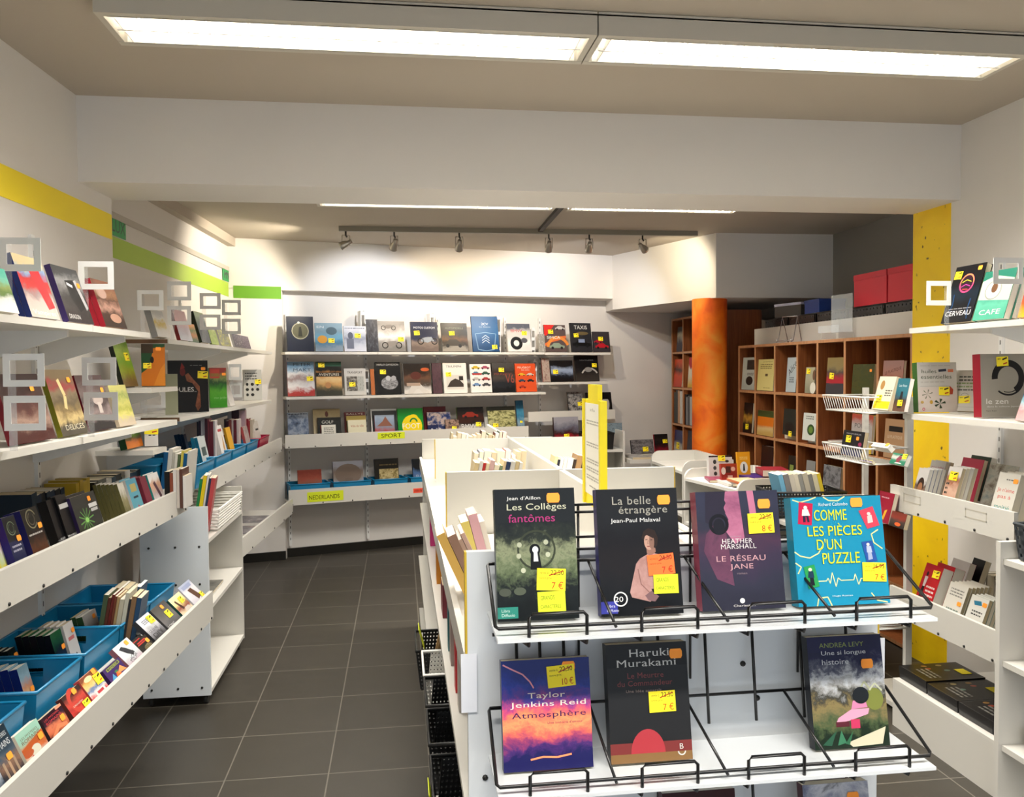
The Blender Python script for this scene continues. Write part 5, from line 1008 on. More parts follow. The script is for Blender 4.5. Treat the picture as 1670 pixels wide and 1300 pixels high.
# ------------------------------------------------------------------ lower left bin: front row leaning on the front board
G = 'paperbacks leaning along the lower left bin'
def lo(x0, x1, yt, cov, label, **k): return face(LL, .594, x0, x1, yt, cov, label, group=G, **{**dict(lean=24, d=.022, t=.018, zr=.63), **k})
lo(-34, 6, 1228, 'V:3:221:3a4a5a,d8e0ea,8aa8c8', 'pale blue paperback at the lower left frame corner')
lo(1, 33, 1192, 'V:2.5:223:3a3a40,8a6a58,4a5a68,2a3a48,22323e', 'slate paperback with columns in the lower left bin', ds=[('t', 'LES MYSTERES', .5, .84, .8, .08, 'c8d0d4'), ('t', 'ROMAINS', .5, .68, .8, .12, 'dde2e4'), ('r', .2, .06, .3, .4, 'a89078'), ('r', .45, .06, .55, .42, 'b8987a'), ('r', .7, .06, .8, .4, 'a89078')], o=(.6, .44))
lo(37, 72, 1186, 'V:2:225:d8d0c0,c86a3c,c8703a,98c8b4,a0ccb8', 'mint and orange paperback with a Roman title in the lower left bin', ds=[('t', 'LES MYSTERES', .5, .78, .74, .07, '6a4a2c'), ('t', 'ROMAINS', .52, .66, .8, .11, '6a4a2c'), ('p', [(0, .5), (.5, .58), (1, .66), (1, .45), (0, .3)], 'b85a2c'), ('e', .5, .26, .2, .16, 'd8d8c8'), ('e', .2, .3, .2, .1, 'b85a34'), ('p', [(.1, .02), (.4, .02), (.3, .2)], 'b83a34')], o=(.84, .5))
lo(76, 107, 1160, 'V:2:227:2a1a20,c86a48,d87a58,3a2030,2c1420', 'dark red paperback with a Roman title and orange hands in the lower left bin', ds=[('t', 'LES MYSTERES', .45, .84, .72, .07, 'd8484a'), ('t', 'ROMAINS', .48, .7, .74, .1, 'd8484a'), ('r', .7, .9, 1, 1, 'e09a7a'), ('p', [(.1, .2), (.5, .45), (.9, .3), (.9, .15), (.5, .28), (.2, .1)], 'e08a60')], o=(.8, .52), lean=26)
lo(111, 139, 1127, 'V:2.5:229:5a2420,c83a34,a83430,c8483c,8a3a30,3a2420', 'paperback with a red dragon in the lower left bin', ds=[('ring', .5, .6, .34, .2, 30, 330, 'c8463a'), ('t', 'DRAGON', .5, .44, .5, .06, 'e8d8c8')], y=(.8, .2), ss=.04, o=(.62, .9), lean=32)
lo(141, 167, 1099, 'V:3:231:c8484a,e0d8d8,5a7aa8,e8c888,f0b060,8a4a30', 'bright cartoon-style paperback with a yellow price in the lower left bin', ds=[('e', .4, .82, .22, .1, 'f4d8a8'), ('r', .3, .1, .85, .3, 'e8dcd8'), ('r', .4, .15, .75, .25, 'b83a44')], y=(.78, .6), ss=.045, o=(.8, .92), lean=34)
lo(171, 197, 1083, '3a2060', 'purple paperback with green lettering and three figures in the lower left bin', ds=[('r', .15, .74, .9, .92, '8a9a3a'), ('r', .2, .78, .85, .88, '2c1c4c'), ('t', 'GAMER', .52, .83, .5, .08, 'b8c850'), ('p', [(0, 0), (.3, .5), (.4, 0)], '4a9ac8'), ('p', [(.35, .1), (.5, .55), (.7, .1)], 'd86a2c'), ('p', [(.5, .3), (.8, .62), (1, .2)], 'e89a5a'), ('e', .5, .48, .1, .06, '3a7a48')], lean=36)
lo(197, 220, 1049, 'V:2.5:233:b8a8b0,c8d0d4,d8e0e2,e0e4e6', 'white paperback with a dark girl silhouette in the lower left bin', ds=[('p', [(.2, .8), (.4, .86), (.55, .7), (.75, .4), (.6, .3), (.4, .5)], '2a2c34'), ('t', 'MON', .5, .3, .5, .14, '1c1c20', 20), ('t', 'JOUR', .5, .14, .6, .14, '1c1c20', 20)], o=(.75, .85), spine='a86a78', lean=43)
lo(221, 239, 1042, '15130f', 'black paperback with red lettering and a gold figure in the lower left bin', ds=[('r', .15, .78, .8, .86, 'b8302c'), ('r', .1, .66, .7, .74, 'b8302c'), ('e', .6, .3, .28, .18, 'P:5:235:8a7a4a,3a3424,c8b88a')], o=(.8, .62), n=2, short='black paperback with red lettering', t=.012, lean=43)
lo(241, 260, 1006, 'V:2:237:3a3a3e,8a8a90,d8d8dc,d0d4e0', 'pale paperback with bold DIY letters in the lower left bin', ds=[('t', 'DIY', .5, .22, .7, .16, '141416'), ('t', 'LE LIVRE', .45, .42, .6, .1, '2a2a2c'), ('s', .2, .7, .84, 3, .06, '6a6a70')], y=(.75, .75), ss=.045, lean=44)
lo(263, 284, 987, 'V:2:239:4a4a4c,6a6868,5a5856,4a4846', 'grey photo paperback with LONG lettering in the lower left bin', ds=[('t', 'LONG', .3, .12, .45, .1, 'dcdad8')], y=(.6, .5), ss=.045, o=(.6, .84), lean=43)
lo(287, 304, 972, 'V:2:241:d8c8a8,8a3a34,e8dc98,f0e8b8', 'cream paperback with a dark bottle in the lower left bin', ds=[('p', [(.2, .75), (.3, .8), (.5, .3), (.35, .25)], '4a2a24'), ('p', [(.4, .1), (.9, .1), (.8, .3), (.5, .3)], 'c8beb4')], y=(.68, .66), ss=.04, spine='1c4a44', lean=43)
lo(306, 323, 952, 'V:2:243:c8c4cc,d8d4dc,e4e0e4,b0b8d0', 'white paperback with a brown wooden figure at the far end of the lower left bin', ds=[('p', [(.35, .68), (.65, .7), (.85, .2), (.55, .12)], '5a3a2a'), ('r', .15, .76, .85, .92, '9aa4c4')], y=(.9, .2), ss=.035, lean=43)
# paperbacks in the blue crates behind
G = 'paperbacks in the lower left crates'
def ce(x0, x1, yt, cov, label, **k): return face(LL, .54, x0, x1, yt, cov, label, group=G, **{**dict(lean=14, d=.28, t=.018, zr=.66), **k})
ce(28, 44, 1086, 'V:2.5:251:3a4a44,e0b88a,c88a6a,8aa8b8,7a9aa8', 'paperback with a hazy sunset and blue spine at the front of its crate', spine='1c2a78', n=3, short='hazy sunset paperback', t=.026, o=(.8, .35))
ce(14, 26, 1058, 'V:3:253:0c1410,14301c,2c7a3a,12181a', 'black and green fantasy paperback in the lower left crates', n=5, short='black and green paperback', d=.38, o=(.85, .8))
ce(86, 103, 1030, 'V:3:255:101018,20304a,101418,1c5a34', 'dark fantasy paperback facing out of the second lower left crate', n=5, short='dark fantasy paperback', t=.022, o=(.8, .62))
ce(107, 122, 1016, 'e0dcd8', 'white paperback with pink letters in the middle lower left crate', n=4, short='white pink-lettered paperback', t=.02, ds=[('r', .2, .62, .8, .7, 'd87a7a'), ('e', .6, .2, .1, .12, '2a2a2a')], o=(.8, .8))
ce(137, 158, 999, 'V:3:257:3a5a34,8a3a44,c8c4c0,b8b4b0', 'grey paperback with a plant picture beside the old brown paperbacks', n=2, short='grey plant paperback', t=.022, o=(.75, .85))
OLD = ['5a6a4a', '6a3a2c', '7a3028', '8a4a34', 'b89a6a', 'c8c0a8', 'd0ccb8', '3a3a3c', '8a6a4a', '2a4a6a']
row(Line((-1.22, 3.245), (1, .04)), .54, 152, 216, 10, 975, OLD, 'old paperback', 'in the crate beside the white trolley', d=0, depth=.112, side=-10, group=G, hj=.012)
row(Line((-1.24, 3.375), (1, .04)), .54, 165, 214, 7, 962, OLD[3:]+OLD[:3], 'old paperback', 'in the rear row of the crate beside the trolley', d=0, depth=.112, side=-10, group=G, hj=.012)

# ------------------------------------------------------------------ right wall
G = 'books on the right wall shelves'; Z = 1.767
face(RT, Z, 1534, 1582, 432, 'V:2:301:0c0c10,101014,14222e,0e0e12,121216', 'black brain book with a neon brain on the right top shelf', lean=17, t=.028, hard=True, group=G, ds=[('e', .52, .68, .24, .17, 'd84a7a'), ('e', .52, .68, .2, .14, '2a1420'), ('ring', .52, .68, .22, .2, 0, 180, 'e8a83c'), ('c', [(.36, .7), (.5, .74), (.66, .7)], .02, 'c8d03c'), ('c', [(.36, .62), (.5, .66), (.66, .62)], .02, 'c83ca0'), ('c', [(.42, .58), (.6, .57)], .02, 'd84a4a'), ('c', [(.2, .5), (.24, .3), (.16, .18)], .03, '1c4a78'), ('c', [(.8, .4), (.78, .2), (.84, .05)], .03, '1c4a78'), ('t', 'CERVEAU', .5, .16, .84, .085, 'eceaea'), ('s', .15, .9, .235, 1, .02, 'b8b8ba')], y=(.16, .84), ss=.045, o=(.84, .92))
face(RT, Z, 1585, 1636, 440, 'V:2:303:4a9a80,5aa88e,3a8a72,2f7a64,2c7460', 'green cover book with an oval portrait on the right top shelf', lean=17, t=.03, hard=True, group=G, n=2, short='green oval-portrait book', ds=[('p', [(0, .42), (1, .36), (1, .8), (.4, .9), (0, .8)], 'b8c8b0'), ('e', .42, .6, .26, .2, '8a8a80'), ('e', .42, .6, .23, .175, 'd8d8d0'), ('e', .45, .64, .1, .1, '6a4a34'), ('t', 'CAFE', .5, .15, .66, .1, 'e8ece4')])
face(RT, Z, 1659, 1700, 478, 'V:2:305:f0a02c,e8902c,d85a2c,c84a3c', 'orange book at the right frame edge on the top shelf', lean=17, t=.02, hard=True, group=G)
Z = 1.399
FR = Line((0, 3.36), (1, .0)); FR2 = Line((0, 2.96), (1, .0)); FR3 = Line((2.38, 3.40), (.62, -.78))
face(FR, Z, 1498, 1562, 591, 'd9d6cf', 'white essential oils book with a green spine on the right middle shelf', lean=4, t=.036, hard=True, d=0, group=G, spine='3f6d2c', ds=[('t', 'huiles', .3, .82, .37, .075, '3a4a30'), ('t', 'essentielles', .48, .71, .78, .08, '3a4a30'), ('c', [(.54, .83), (.74, .845)], .06, '2c3448'), ('r', .78, .8, .92, .86, 'e8835a'), ('s', .08, .9, .925, 1, .02, 'a8a59c'), ('c', [(.06, .52), (.82, .52)], .006, '8a8880'), ('s', .08, .7, .6, 1, .02, 'a8a59c'), ('r', .0, .0, .999, .5, 'e0d4ca')] + [('p', [(.24, .36), (.24+.13*math.cos(q)-.03*math.sin(q), .36+.09*math.sin(q)+.02*math.cos(q)), (.24+.14*math.cos(q+.4), .36+.1*math.sin(q+.4))], '4a5a3a') for q in (0, 1, 2, 3, 4, 5)] + [('p', [(.55, .17), (.55+.15*math.cos(q), .17+.1*math.sin(q)), (.55+.15*math.cos(q+.5), .17+.1*math.sin(q+.5))], '3f4f38') for q in (0, 1.1, 2.3, 3.4, 4.6)] + [('e', .1, .2, .04, .03, 'c8a860'), ('e', .33, .2, .04, .04, 'c8a040'), ('ring', .13, .06, .035, .02, 0, 360, 'd04a6a'), ('p', [(.72, .45), (.82, .52), (.9, .45), (.88, .35), (.74, .35)], 'b8452c')], y=(.66, .42), ss=.05)
face(FR3, Z, 1545, 1592, 604, 'd8d3c8', 'white wellness book leaning behind the red-spined zen book', lean=17, t=.02, group=G, d=0, ds=[('s', .3, .9, .82, 2, .08, '4a4a40'), ('s', .2, .9, .66, 2, .08, '8aa06a'), ('s', .2, .9, .5, 1, .08, '5a5a50'), ('ring', .55, .36, .14, .12, 0, 180, '9a9a90'), ('c', [(.1, .1), (.9, .1)], .008, '8a8a80')], y=(.56, .28), ss=.045)
face(FR2, Z, 1601, 1690, 577, 'a29c92', 'grey zen book with a black brush circle and red spine on the right middle shelf', lean=3, t=.045, hard=True, d=0, group=G, spine='8e1226', ds=[('ring', .5, .62, .3, .19, -60, 185, '0f0d12'), ('ring', .5, .62, .3, .27, -130, -50, '0f0d12'), ('ring', .5, .62, .25, .235, -110, -50, '1a181c'), ('t', 'le zen', .29, .25, .4, .085, 'eceae6'), ('t', 'dans la culture japonaise', .45, .165, .7, .032, 'e4e2de'), ('t', 'Yann Kerr', .18, .1, .2, .02, '1a1816')], y=(.4, .88), ss=.05)
face(RT, Z, 1655, 1690, 640, 'V:3:307:e0a8a8,d89a9a,a8d0dc,3a6a8a', 'pink and blue cover book leaning at the right frame edge', lean=20, t=.015, group=G)
# upper right bin
G = 'books in the upper right bin'
def rb(x0, x1, yt, cov, label, **k): return face(RT, k.pop('z', .996), x0, x1, yt, cov, label, group=k.pop('group', G), **{**dict(lean=16, d=.05, t=.018, zr=1.075), **k})
rb(1492, 1509, 764, 'V:2:311:5a7aa8,c8a890,5a3a2a,e4e0dc,e8e4e0', 'white book with a child on the cover in the upper right bin', n=4, short='child-cover book', ds=[('e', .5, .55, .3, .2, '3a2418'), ('e', .5, .45, .22, .16, 'b8805a'), ('r', .2, .1, .8, .32, '3a5a9a')], pages=PAGES[4])
rb(1512, 1536, 752, 'c8c4be', 'grey book with a magenta title behind the child-cover books', d=.26, ds=[('t', 'mon bébé', .5, .82, .8, .07, 'a83a6a')], o=(.8, .66), n=2, short='grey magenta-titled book')
rb(1538, 1559, 762, 'V:2:313:e8e4dc,d8a890,e0b8a0,a86a4a,e8e4e0', 'white massage book with a yellow price in the upper right bin', n=4, short='white massage book', t=.016, y=(.5, .8), ss=.05, ds=[('s', .08, .3, .7, 6, .1, '2a2a2a'), ('p', [(.6, .1), (.85, .4), (.95, .2), (.8, .05)], 'd89a80')])
rb(1560, 1594, 748, 'c83a56', 'pink-red book at the wall side of the upper right bin', d=.28, n=1)
rb(1574, 1606, 744, '1f3a26', 'dark green book at the wall side of the upper right bin', d=.36, t=.03)
rb(1618, 1652, 772, 'e0dcd2', 'white motivational book with red and teal words in the upper right bin', n=3, short='white motivational book', t=.03, ds=[('t', "Je n'aime", .5, .66, .8, .1, 'd8483c'), ('t', 'pas à', .5, .53, .6, .09, 'd8483c'), ('t', 'moitié', .5, .34, .7, .09, '3a9a92'), ('s', .4, .8, .86, 1, .05, '6a6a68')], o=(.85, .86), y=(.2, .06), ss=.03)
rb(1606, 1652, 758, 'P:3:315:8a9a9a,c8c4b8,6a5a4a', 'grey-green book at the wall side near the right frame edge', d=.3, t=.03)
# lower right bin
G = 'books in the lower right bin'
def rl(x0, x1, yt, cov, label, **k): return face(RT, .531, x0, x1, yt, cov, label, group=G, **{**dict(lean=20, d=.05, t=.02, zr=.622), **k})
rl(1499, 1526, 922, 'b8141f', 'red self-help book with a standing man in the lower right bin', t=.05, pages=PAGES[4], n=2, short='red self-help book', ds=[('e', .25, .78, .06, .05, '1a1416'), ('p', [(.16, .72), (.34, .72), (.3, .45), (.34, .1), (.26, .1), (.25, .4), (.2, .1), (.12, .1), (.16, .45)], '2a1418'), ('p', [(.16, .72), (.34, .72), (.3, .5), (.18, .5)], 'd8c8c4')] + [('s', .4, .9, .5, 4, .09, 'e8d0cc')], y=(.74, .82), ss=.045)
rl(1545, 1573, 914, 'c8c0bc', 'grey-white book with a purple edge behind the red self-help book', d=.3, t=.03, spine='8a2a5a')
rl(1577, 1596, 912, '17171a', 'black and grey book at the wall side of the lower right bin', d=.36, t=.03)
rl(1541, 1570, 953, 'e2ddd2', 'white book with grey lettering in the lower right bin', t=.016, n=6, short='white grey-lettered book', pages=PAGES[3], ds=[('s', .15, .85, .84, 3, .07, '8a8880'), ('s', .2, .85, .36, 3, .09, '7a8a80')], o=(.8, .56))
rl(1578, 1606, 974, 'e4e2da', 'white children book with an animal drawing in the lower right bin', t=.016, n=4, short='white animal-drawing book', spine='4a8a8a', ds=[('p', [(.2, .86), (.6, .9), (.7, .8), (.3, .76)], '2a7a9a'), ('s', .25, .85, .6, 2, .08, '4a4a48'), ('e', .3, .24, .14, .1, '2a2a2a'), ('e', .55, .2, .08, .06, '4a4a48')], o=(.84, .84))
row(Line((2.74, 3.0), (0, -1)), .531, 1600, 1650, 5, 945, ['d8d0c0', 'cfc6b4', 'e0dacc'], 'cream-paged paperback', 'at the wall side of the lower right bin', d=-.1, depth=.12, fore=True, group=G)
# boxed games on the plinth
def gamebox(y, w, h, label, z=.213, n=0):
    r = empty('boxed_set', RT.M(y, .03, z)); tag(r, label, 'boxed set', 'black boxed sets on the low plinth'); d = .27; B = mat('131214', .3, coat=.4)
    MB().box(-w/2, w/2, 0, d, 0, h*.5, mat('2c2b2c', .3)).build('box_base', r); MB().box(-w/2-.002, w/2+.002, -.002, d+.002, h*.42, h, B).build('lid', r)
    mb = MB()
    for k, q in enumerate([('r', .01, .01, .99, .99, '131214')] + [('e', .14+.16*(i % 3), .62-.26*((i+n) % 2), .05, .05, c) for i, c in enumerate(('9a8a5a', 'b04a34', '6a8a7a', 'a87a3a'))] + [('s', .3, .85, .3, 3, .08, '8a8880')]): decal(mb, q, w, d, 0, k)
    mb.build('printed_lid_sheet', r, Matrix.Translation((0, 0, h)) @ Matrix.Rotation(-math.pi/2, 4, 'X'))
    s = MB().box(-.03, .03, 0, .001, 0, .045, YEL); s.build('price_sticker', r, Matrix.Translation((.02, .2, h+.002)) @ Matrix.Rotation(-math.pi/2, 4, 'X'))
gamebox(.10, .19, .055, 'black boxed set on the plinth, farthest from the camera')
gamebox(.30, .19, .05, 'black boxed set on the plinth, second from the wire rack', n=1)
gamebox(.50, .19, .05, 'black boxed set on the plinth, second from the cabinet panel')
gamebox(.625, .05, .05, 'black boxed set on the plinth half hidden by the tall white panel', n=1)
# open cabinet contents
basket(Matrix.Translation((2.26, 2.50, .928)), .30, .26, .125, mat('3a3f44', .5), 'dark grey honeycomb plastic basket on the top of the right frame-edge cabinet', taper=.92, step=.03, bar=.019)
for i, (z, c, lb_) in enumerate(((.567, 'P:3:321:8a6a4a,6a4a34,a88a6a', 'brown photo pad on the middle board of the right frame-edge cabinet'), (.267, 'P:2:322:c8c8ca,e0e0e2,a8a8aa', 'stack-bottom white magazine on the low board of the right frame-edge cabinet'), (.287, 'P:2:323:d8d8da,eaeaec,b8b8ba', 'white magazine in the middle of the pile on the low board of the cabinet'), (.307, 'P:2:324:d0d0d2,e8e8ea,9a9a9c', 'white magazine topping the pile on the low board of the cabinet'))):
    book(Matrix.Translation((2.30, 2.24+.01*i, z+(.03 if i == 0 else .018))) @ Matrix.Rotation(-math.pi/2, 4, 'X'), .30, .35, .03 if i == 0 else .018, c, label=lb_, group='pads and magazines in the frame-edge cabinet', name='magazine')

# ------------------------------------------------------------------ wire end rack books
G = 'books in the white wire end rack'
def er(z, x0, x1, yt, cov, label, **k): return face(EW, z, x0, x1, yt, cov, label, group=G, **{**dict(lean=14, d=.03, t=.02), **k})
er(1.405, 1421, 1448, 614, 'e8e0c8', 'cream book with a yellow banner in the top wire basket', lean=16, ds=[('r', .05, .04, .98, .26, 'f0dc1c'), ('e', .3, .74, .12, .14, 'b88a4a'), ('s', .55, .95, .56, 3, .07, '4a4a40')], spine='8ab8b8', y=(.3, .34), ss=.04)
er(1.405, 1453, 1474, 617, 'V:2:331:6a4a3a,4a3a34,2a6a7a,2a7484,2a7080', 'teal book with a dark figure in the top wire basket', lean=12, d=.05, ds=[('t', 'Les fous', .55, .78, .6, .08, 'd8e4e4'), ('p', [(.4, .1), (.7, .1), (.65, .6), (.5, .6)], '1c1a1c')], y=(.6, .25), ss=.035)
er(1.175, 1370, 1404, 703, '16161c', 'black book with white capitals in the second wire basket', turn=0, lean=10, d=.05, ds=[('t', 'GIRLING UP', .5, .36, .84, .1, 'e4e2e4'), ('t', 'MAYIM BIALIK', .5, .88, .7, .06, 'b8b4ba'), ('r', .05, .0, .95, .24, 'P:5:333:2a2a4a,4a4a6a,1c1c2c'), ('e', .85, .5, .08, .08, '9a2a5a')], y=(.3, .66), ss=.045, o=(.72, .72))
er(1.225, 1420, 1447, 723, 'e2dcd6', 'white book with red lettering leaning far over in the second wire basket', lean=46, t=.03, d=.02, ds=[('s', .15, .85, .66, 4, .1, 'c86a6a')], o=(.84, .8), pages=PAGES[4])
er(1.176, 1404, 1424, 753, 'V:3:335:d8d05a,4a3a7a,5a4a6a,c8b8c8', 'purple and yellow book lying low in the second wire basket', lean=38, d=.0, t=.015)
er(1.176, 1450, 1474, 740, 'V:2:337:2a7a5a,2c8060,d8d4cc,3a8a6a', 'green book with two dancing figures in the second wire basket', lean=24, d=.02, ds=[('p', [(.3, .1), (.8, .1), (.7, .2), (.4, .2)], 'e4e0dc'), ('p', [(.4, .2), (.6, .2), (.7, .7), (.5, .8), (.35, .5)], '8a3a4a'), ('e', .58, .84, .07, .06, '3a2018')], y=(.85, .8), ss=.03)
er(.906, 1424, 1448, 803, '9a1430', 'crimson book with a yellow flame in the third wire basket', lean=14, ds=[('p', [(.5, .1), (.65, .1), (.75, .45), (.6, .4)], 'e8b02c'), ('s', .2, .7, .8, 1, .08, 'd8a8b0')], d=.04)
er(.906, 1449, 1473, 836, 'V:2:339:2a2420,4a3a34,8a3428,7a3024', 'dark book with an orange flower in the third wire basket', lean=16, ds=[('e', .55, .22, .2, .12, 'e8642c')], d=.03)
# ------------------------------------------------------------------ pigeonhole books
G = 'books in the long brown bookcase'
def wd(z, x0, x1, yt, cov, label, **k): return face(WD, z, x0, x1, yt, cov, label, group=k.pop('group', G), **{**dict(lean=4, d=.004, t=.02, hard=True), **k})
z = 1.422
wd(z, 1209, 1229, 583, 'V:2:341:b8c4bc,c8d4cc,c4d0c8', 'pale green-grey book with a black print in the column-end pigeonhole', ds=[('r', .35, .62, .95, .92, '2a2c2a'), ('e', .6, .28, .28, .14, '1c1e1c'), ('s', .4, .9, .5, 2, .05, '4a4c4a')])
wd(z, 1234, 1260, 586, 'e4d88c', 'cream-yellow book with small print filling the second pigeonhole', ds=[('t', 'LE SERMENT', .6, .92, .6, .04, '8a7a3a'), ('s', .15, .9, .82, 3, .06, '8a7a3a'), ('r', .48, .46, .64, .54, '5a4a2a'), ('s', .4, .85, .08, 1, .04, '8a7a3a')])
wd(z, 1281, 1297, 583, 'b8c4c8', 'pale blue-grey book with slanted black lettering in the third pigeonhole', ds=[('t', 'Alice', .55, .7, .9, .2, '23262a', 40), ('s', .3, .8, .4, 3, .06, '4a5054')], spine='2a2c30')
wd(z, 1312, 1327, 599, 'V:2:343:8a8a74,a8a48a,b0ac90', 'small grey-olive book with a yellow price in the fourth pigeonhole', ds=[('e', .85, .2, .3, .22, 'e4e0d0'), ('e', .9, .7, .15, .2, '6a4a34')], y=(.3, .84), ss=.05)
wd(z, 1346, 1375, 583, 'V:2:345:3a3a3e,3a3a3e,a82a34,4a4440,8a7a50,8a7848', 'olive and red book with a patterned white spine in the fifth pigeonhole', spine='d8d4d4', y=(.3, .5), ss=.055, ds=[('r', .0, .3, 1, .42, 'a82430')])
wd(z, 1388, 1423, 594, 'P:3:347:2a3218,4a4a1c,3a4420,5a5a2a', 'dark olive jungle book in the sixth pigeonhole', spine='c8c08a', o=(.85, .8))
wd(z, 1437, 1470, 588, 'V:2:349:8a4a3a,a05a48,b07a6a,a88078', 'dusty red book above the cream basket book, in the pigeonhole nearest the pier', ds=[('t', 'LE PLASTIQUE', .5, .72, .8, .1, '5a2a24', 12), ('r', .1, .5, .9, .56, '7a342c')])
z = 1.072
wd(z, 1211, 1225, 657, 'V:2:351:1c1814,2a2018,c89a3a,2a1c14,1c1814', 'dark book with a yellow sticker in the second row, column-end pigeonhole', y=(.5, .2), ss=.06)
wd(z, 1234, 1260, 670, 'V:1:353:c8a860,d8c088,e07820,e08428,3a5a2a,2a4a24', 'orange book in the second row of the long bookcase', ds=[('r', .0, .4, 1, .75, 'e07a1c')])
wd(z+.035, 1276, 1297, 667, '1a2420', 'dark green book with a black head in the second row of the long bookcase', ds=[('e', .5, .3, .36, .2, '0c0e0e')], y=(.6, .06), ss=.05)
wd(z+.02, 1308, 1329, 674, 'd4d8d0', 'white book with a round green picture in the second row of the long bookcase', ds=[('e', .62, .4, .28, .2, '2a4a24'), ('e', .62, .4, .16, .12, '6a8a3a'), ('s', .2, .8, .86, 2, .08, '5a6058')])
def lie(y, z, w, h, t, c, label, x=2.85, g=G): return book(Matrix.Translation((x, y, z+t)) @ Matrix.Rotation(-math.pi/2, 4, 'Z') @ Matrix.Rotation(-math.pi/2, 4, 'X'), w, h, t, c, label=label, group=g, hard=True)
lie(6.14, 1.072, .22, .2, .035, 'd8d4d0', 'white book lying flat under the orange book in the second row')
lie(5.80, 1.072, .24, .2, .07, 'd8c4bc', 'thick pinkish book lying flat under the dark green book')
lie(5.46, 1.072, .2, .2, .03, 'e0dcd4', 'flat white book under the round green picture book')
lie(5.15, 1.072, .26, .2, .04, 'd0bcb0', 'flat pale pink book alone in the fifth pigeonhole of the second row')
wd(z, 1386, 1420, 676, 'V:2:355:d8b83a,b8a89a,a8a09a,b0a8a4,a84a38', 'grey book with poultry lettering behind the black capitals book', ds=[('t', 'POULE', .5, .7, .7, .12, '4a4a4a')])
wd(z, 1440, 1474, 684, 'b08a66', 'tan book with a black ribbon title behind the end rack', ds=[('r', .2, .68, .85, .82, '1c1814'), ('t', 'LE PLASTIQUE', .5, .54, .7, .09, 'd8c8b0')])
z = .722
wd(z, 1239, 1258, 728, '141214', 'black slab book in the third row of the long bookcase', t=.05)
wd(z+.02, 1283, 1298, 744, '22221e', 'dark book with a green square above the black crate', ds=[('r', .2, .3, .6, .7, '8a9a4a'), ('e', .75, .5, .07, .06, 'e0dcc8')])
wd(z, 1312, 1326, 752, '8a8a88', 'grey book in the third row behind the dark square-picture book')
wd(z, 1340, 1368, 760, 'P:3:357:2a2a2c,5a5a5c,8a8a8c,3a3a3e', 'grey shell photo book low in the fifth pigeonhole', t=.03)
G = 'books in the tall bookcase behind the column'
wd(1.772, 1103, 1112, 533, 'V:2:361:2a2630,3a3440,c8c0a8,4a4648', 'narrow dark book with a cream patch in the top pigeonhole behind the column', t=.02, group=G)
z = 1.412
wd(z, 1098, 1111, 586, 'V:2:363:c83a1c,d84a20,2a1c18,d8502a', 'red-orange book in the second row behind the column', t=.03, group=G, spine='e8683a')
wd(z, 1121, 1133, 583, 'V:2:365:d8a830,e0d8c0,e4d8c0,b8202c', 'red, cream and yellow book in the second row behind the column', t=.02, group=G, ds=[('p', [(0, 1), (1, 1), (.6, .8), (.3, .6), (0, .8)], 'b81c28'), ('r', .5, .5, .9, .64, '3a2a24')])
wd(z, 1138, 1150, 583, 'P:3:367:2a2a34,5a3a4a,8a8a90', 'dark spotted book beside the column in the second row', t=.02, group=G)
row(WD, 1.042, 1099, 1111, 4, 640, ['2a3a38', '3a3a3a', 'c89a78', 'd8d4cc'], 'book', 'in the third row, corner pigeonhole behind the column', d=.006, depth=.22, group=G, hj=.03)
row(WD, 1.042, 1116, 1132, 5, 647, ['1c1c20', '8a8a8c', '4a4a4e', 'b8b8b4', '2a2a2c'], 'grey book', 'in the third row, second pigeonhole behind the column', d=.006, depth=.22, group=G, hj=.02)
row(WD, 1.042, 1138, 1150, 2, 642, ['d8ccc0', 'c8b8ac'], 'cream book', 'beside the column in the third row', d=.006, depth=.22, group=G)
wd(.682, 1098, 1111, 702, 'V:2:369:8a7a6a,c8c0b0,1c2a5a,22306a', 'book with a blue top and yellow price in the bottom visible row behind the column', y=(.5, .45), ss=.09, group=G)
wd(.682, 1119, 1130, 703, 'P:2:371:12141c,1c2030,2c3448', 'black-blue photo book in the bottom visible row behind the column', group=G)
# ------------------------------------------------------------------ tables before the bookcase
G = 'photo books on the corner table'
CT = Line((1.9, 7.75), (1, .2))
face(CT, .777, 1031, 1067, 717, 'P:4:373:1c1a1c,8a8688,3a3638,c8c4c4', 'black and white photo book with a yellow price on the corner table', lean=12, t=.02, hard=True, d=0, group=G, y=(.62, .3), ss=.06)
face(CT, .777, 1069, 1091, 708, 'V:3:375:8a1c2c,4a1c20,1c1818,2a2220,1a1616', 'dark red dance photo book with a yellow price on the corner table', lean=10, t=.02, hard=True, d=-.05, group=G, y=(.78, .62), ss=.05)
for i, (x, y, lb_) in enumerate(((2.21, 7.37, 'pale magazine lying flat at the edge of the corner table'), (2.5, 7.37, 'grey magazine lying flat on the corner table near the rounded panel'), (2.52, 7.38, 'white book lying on the grey magazine on the corner table'))):
    book(Matrix.Translation((x, y, .776+.02+(i == 2)*.0215)) @ Matrix.Rotation(0, 4, 'Z') @ Matrix.Rotation(-math.pi/2, 4, 'X'), .24, .3, .02, 'P:2.5:%d:c8c4bc,8a8684,d8d4cc,4a4648' % (381+i), label=lb_, group=G, name='magazine')
G = 'books on the magazine tables'
MT = Line((0, 5.40), (1, 0))
face(MT, .853, 1157, 1195, 743, 'd8d2cc', 'white card box with black drawings and a yellow price by the orange column', lean=6, t=.04, hard=True, d=0, group=G, spine='e0dcd8', ds=[('r', 0, .93, 1, 1, '2a1418'), ('e', .25, .72, .07, .1, '3a3a38'), ('e', .25, .45, .07, .09, '4a4a48'), ('e', .27, .2, .07, .09, '3a3a38'), ('e', .78, .74, .08, .06, '3a3a38')], y=(.55, .88), ss=.05)
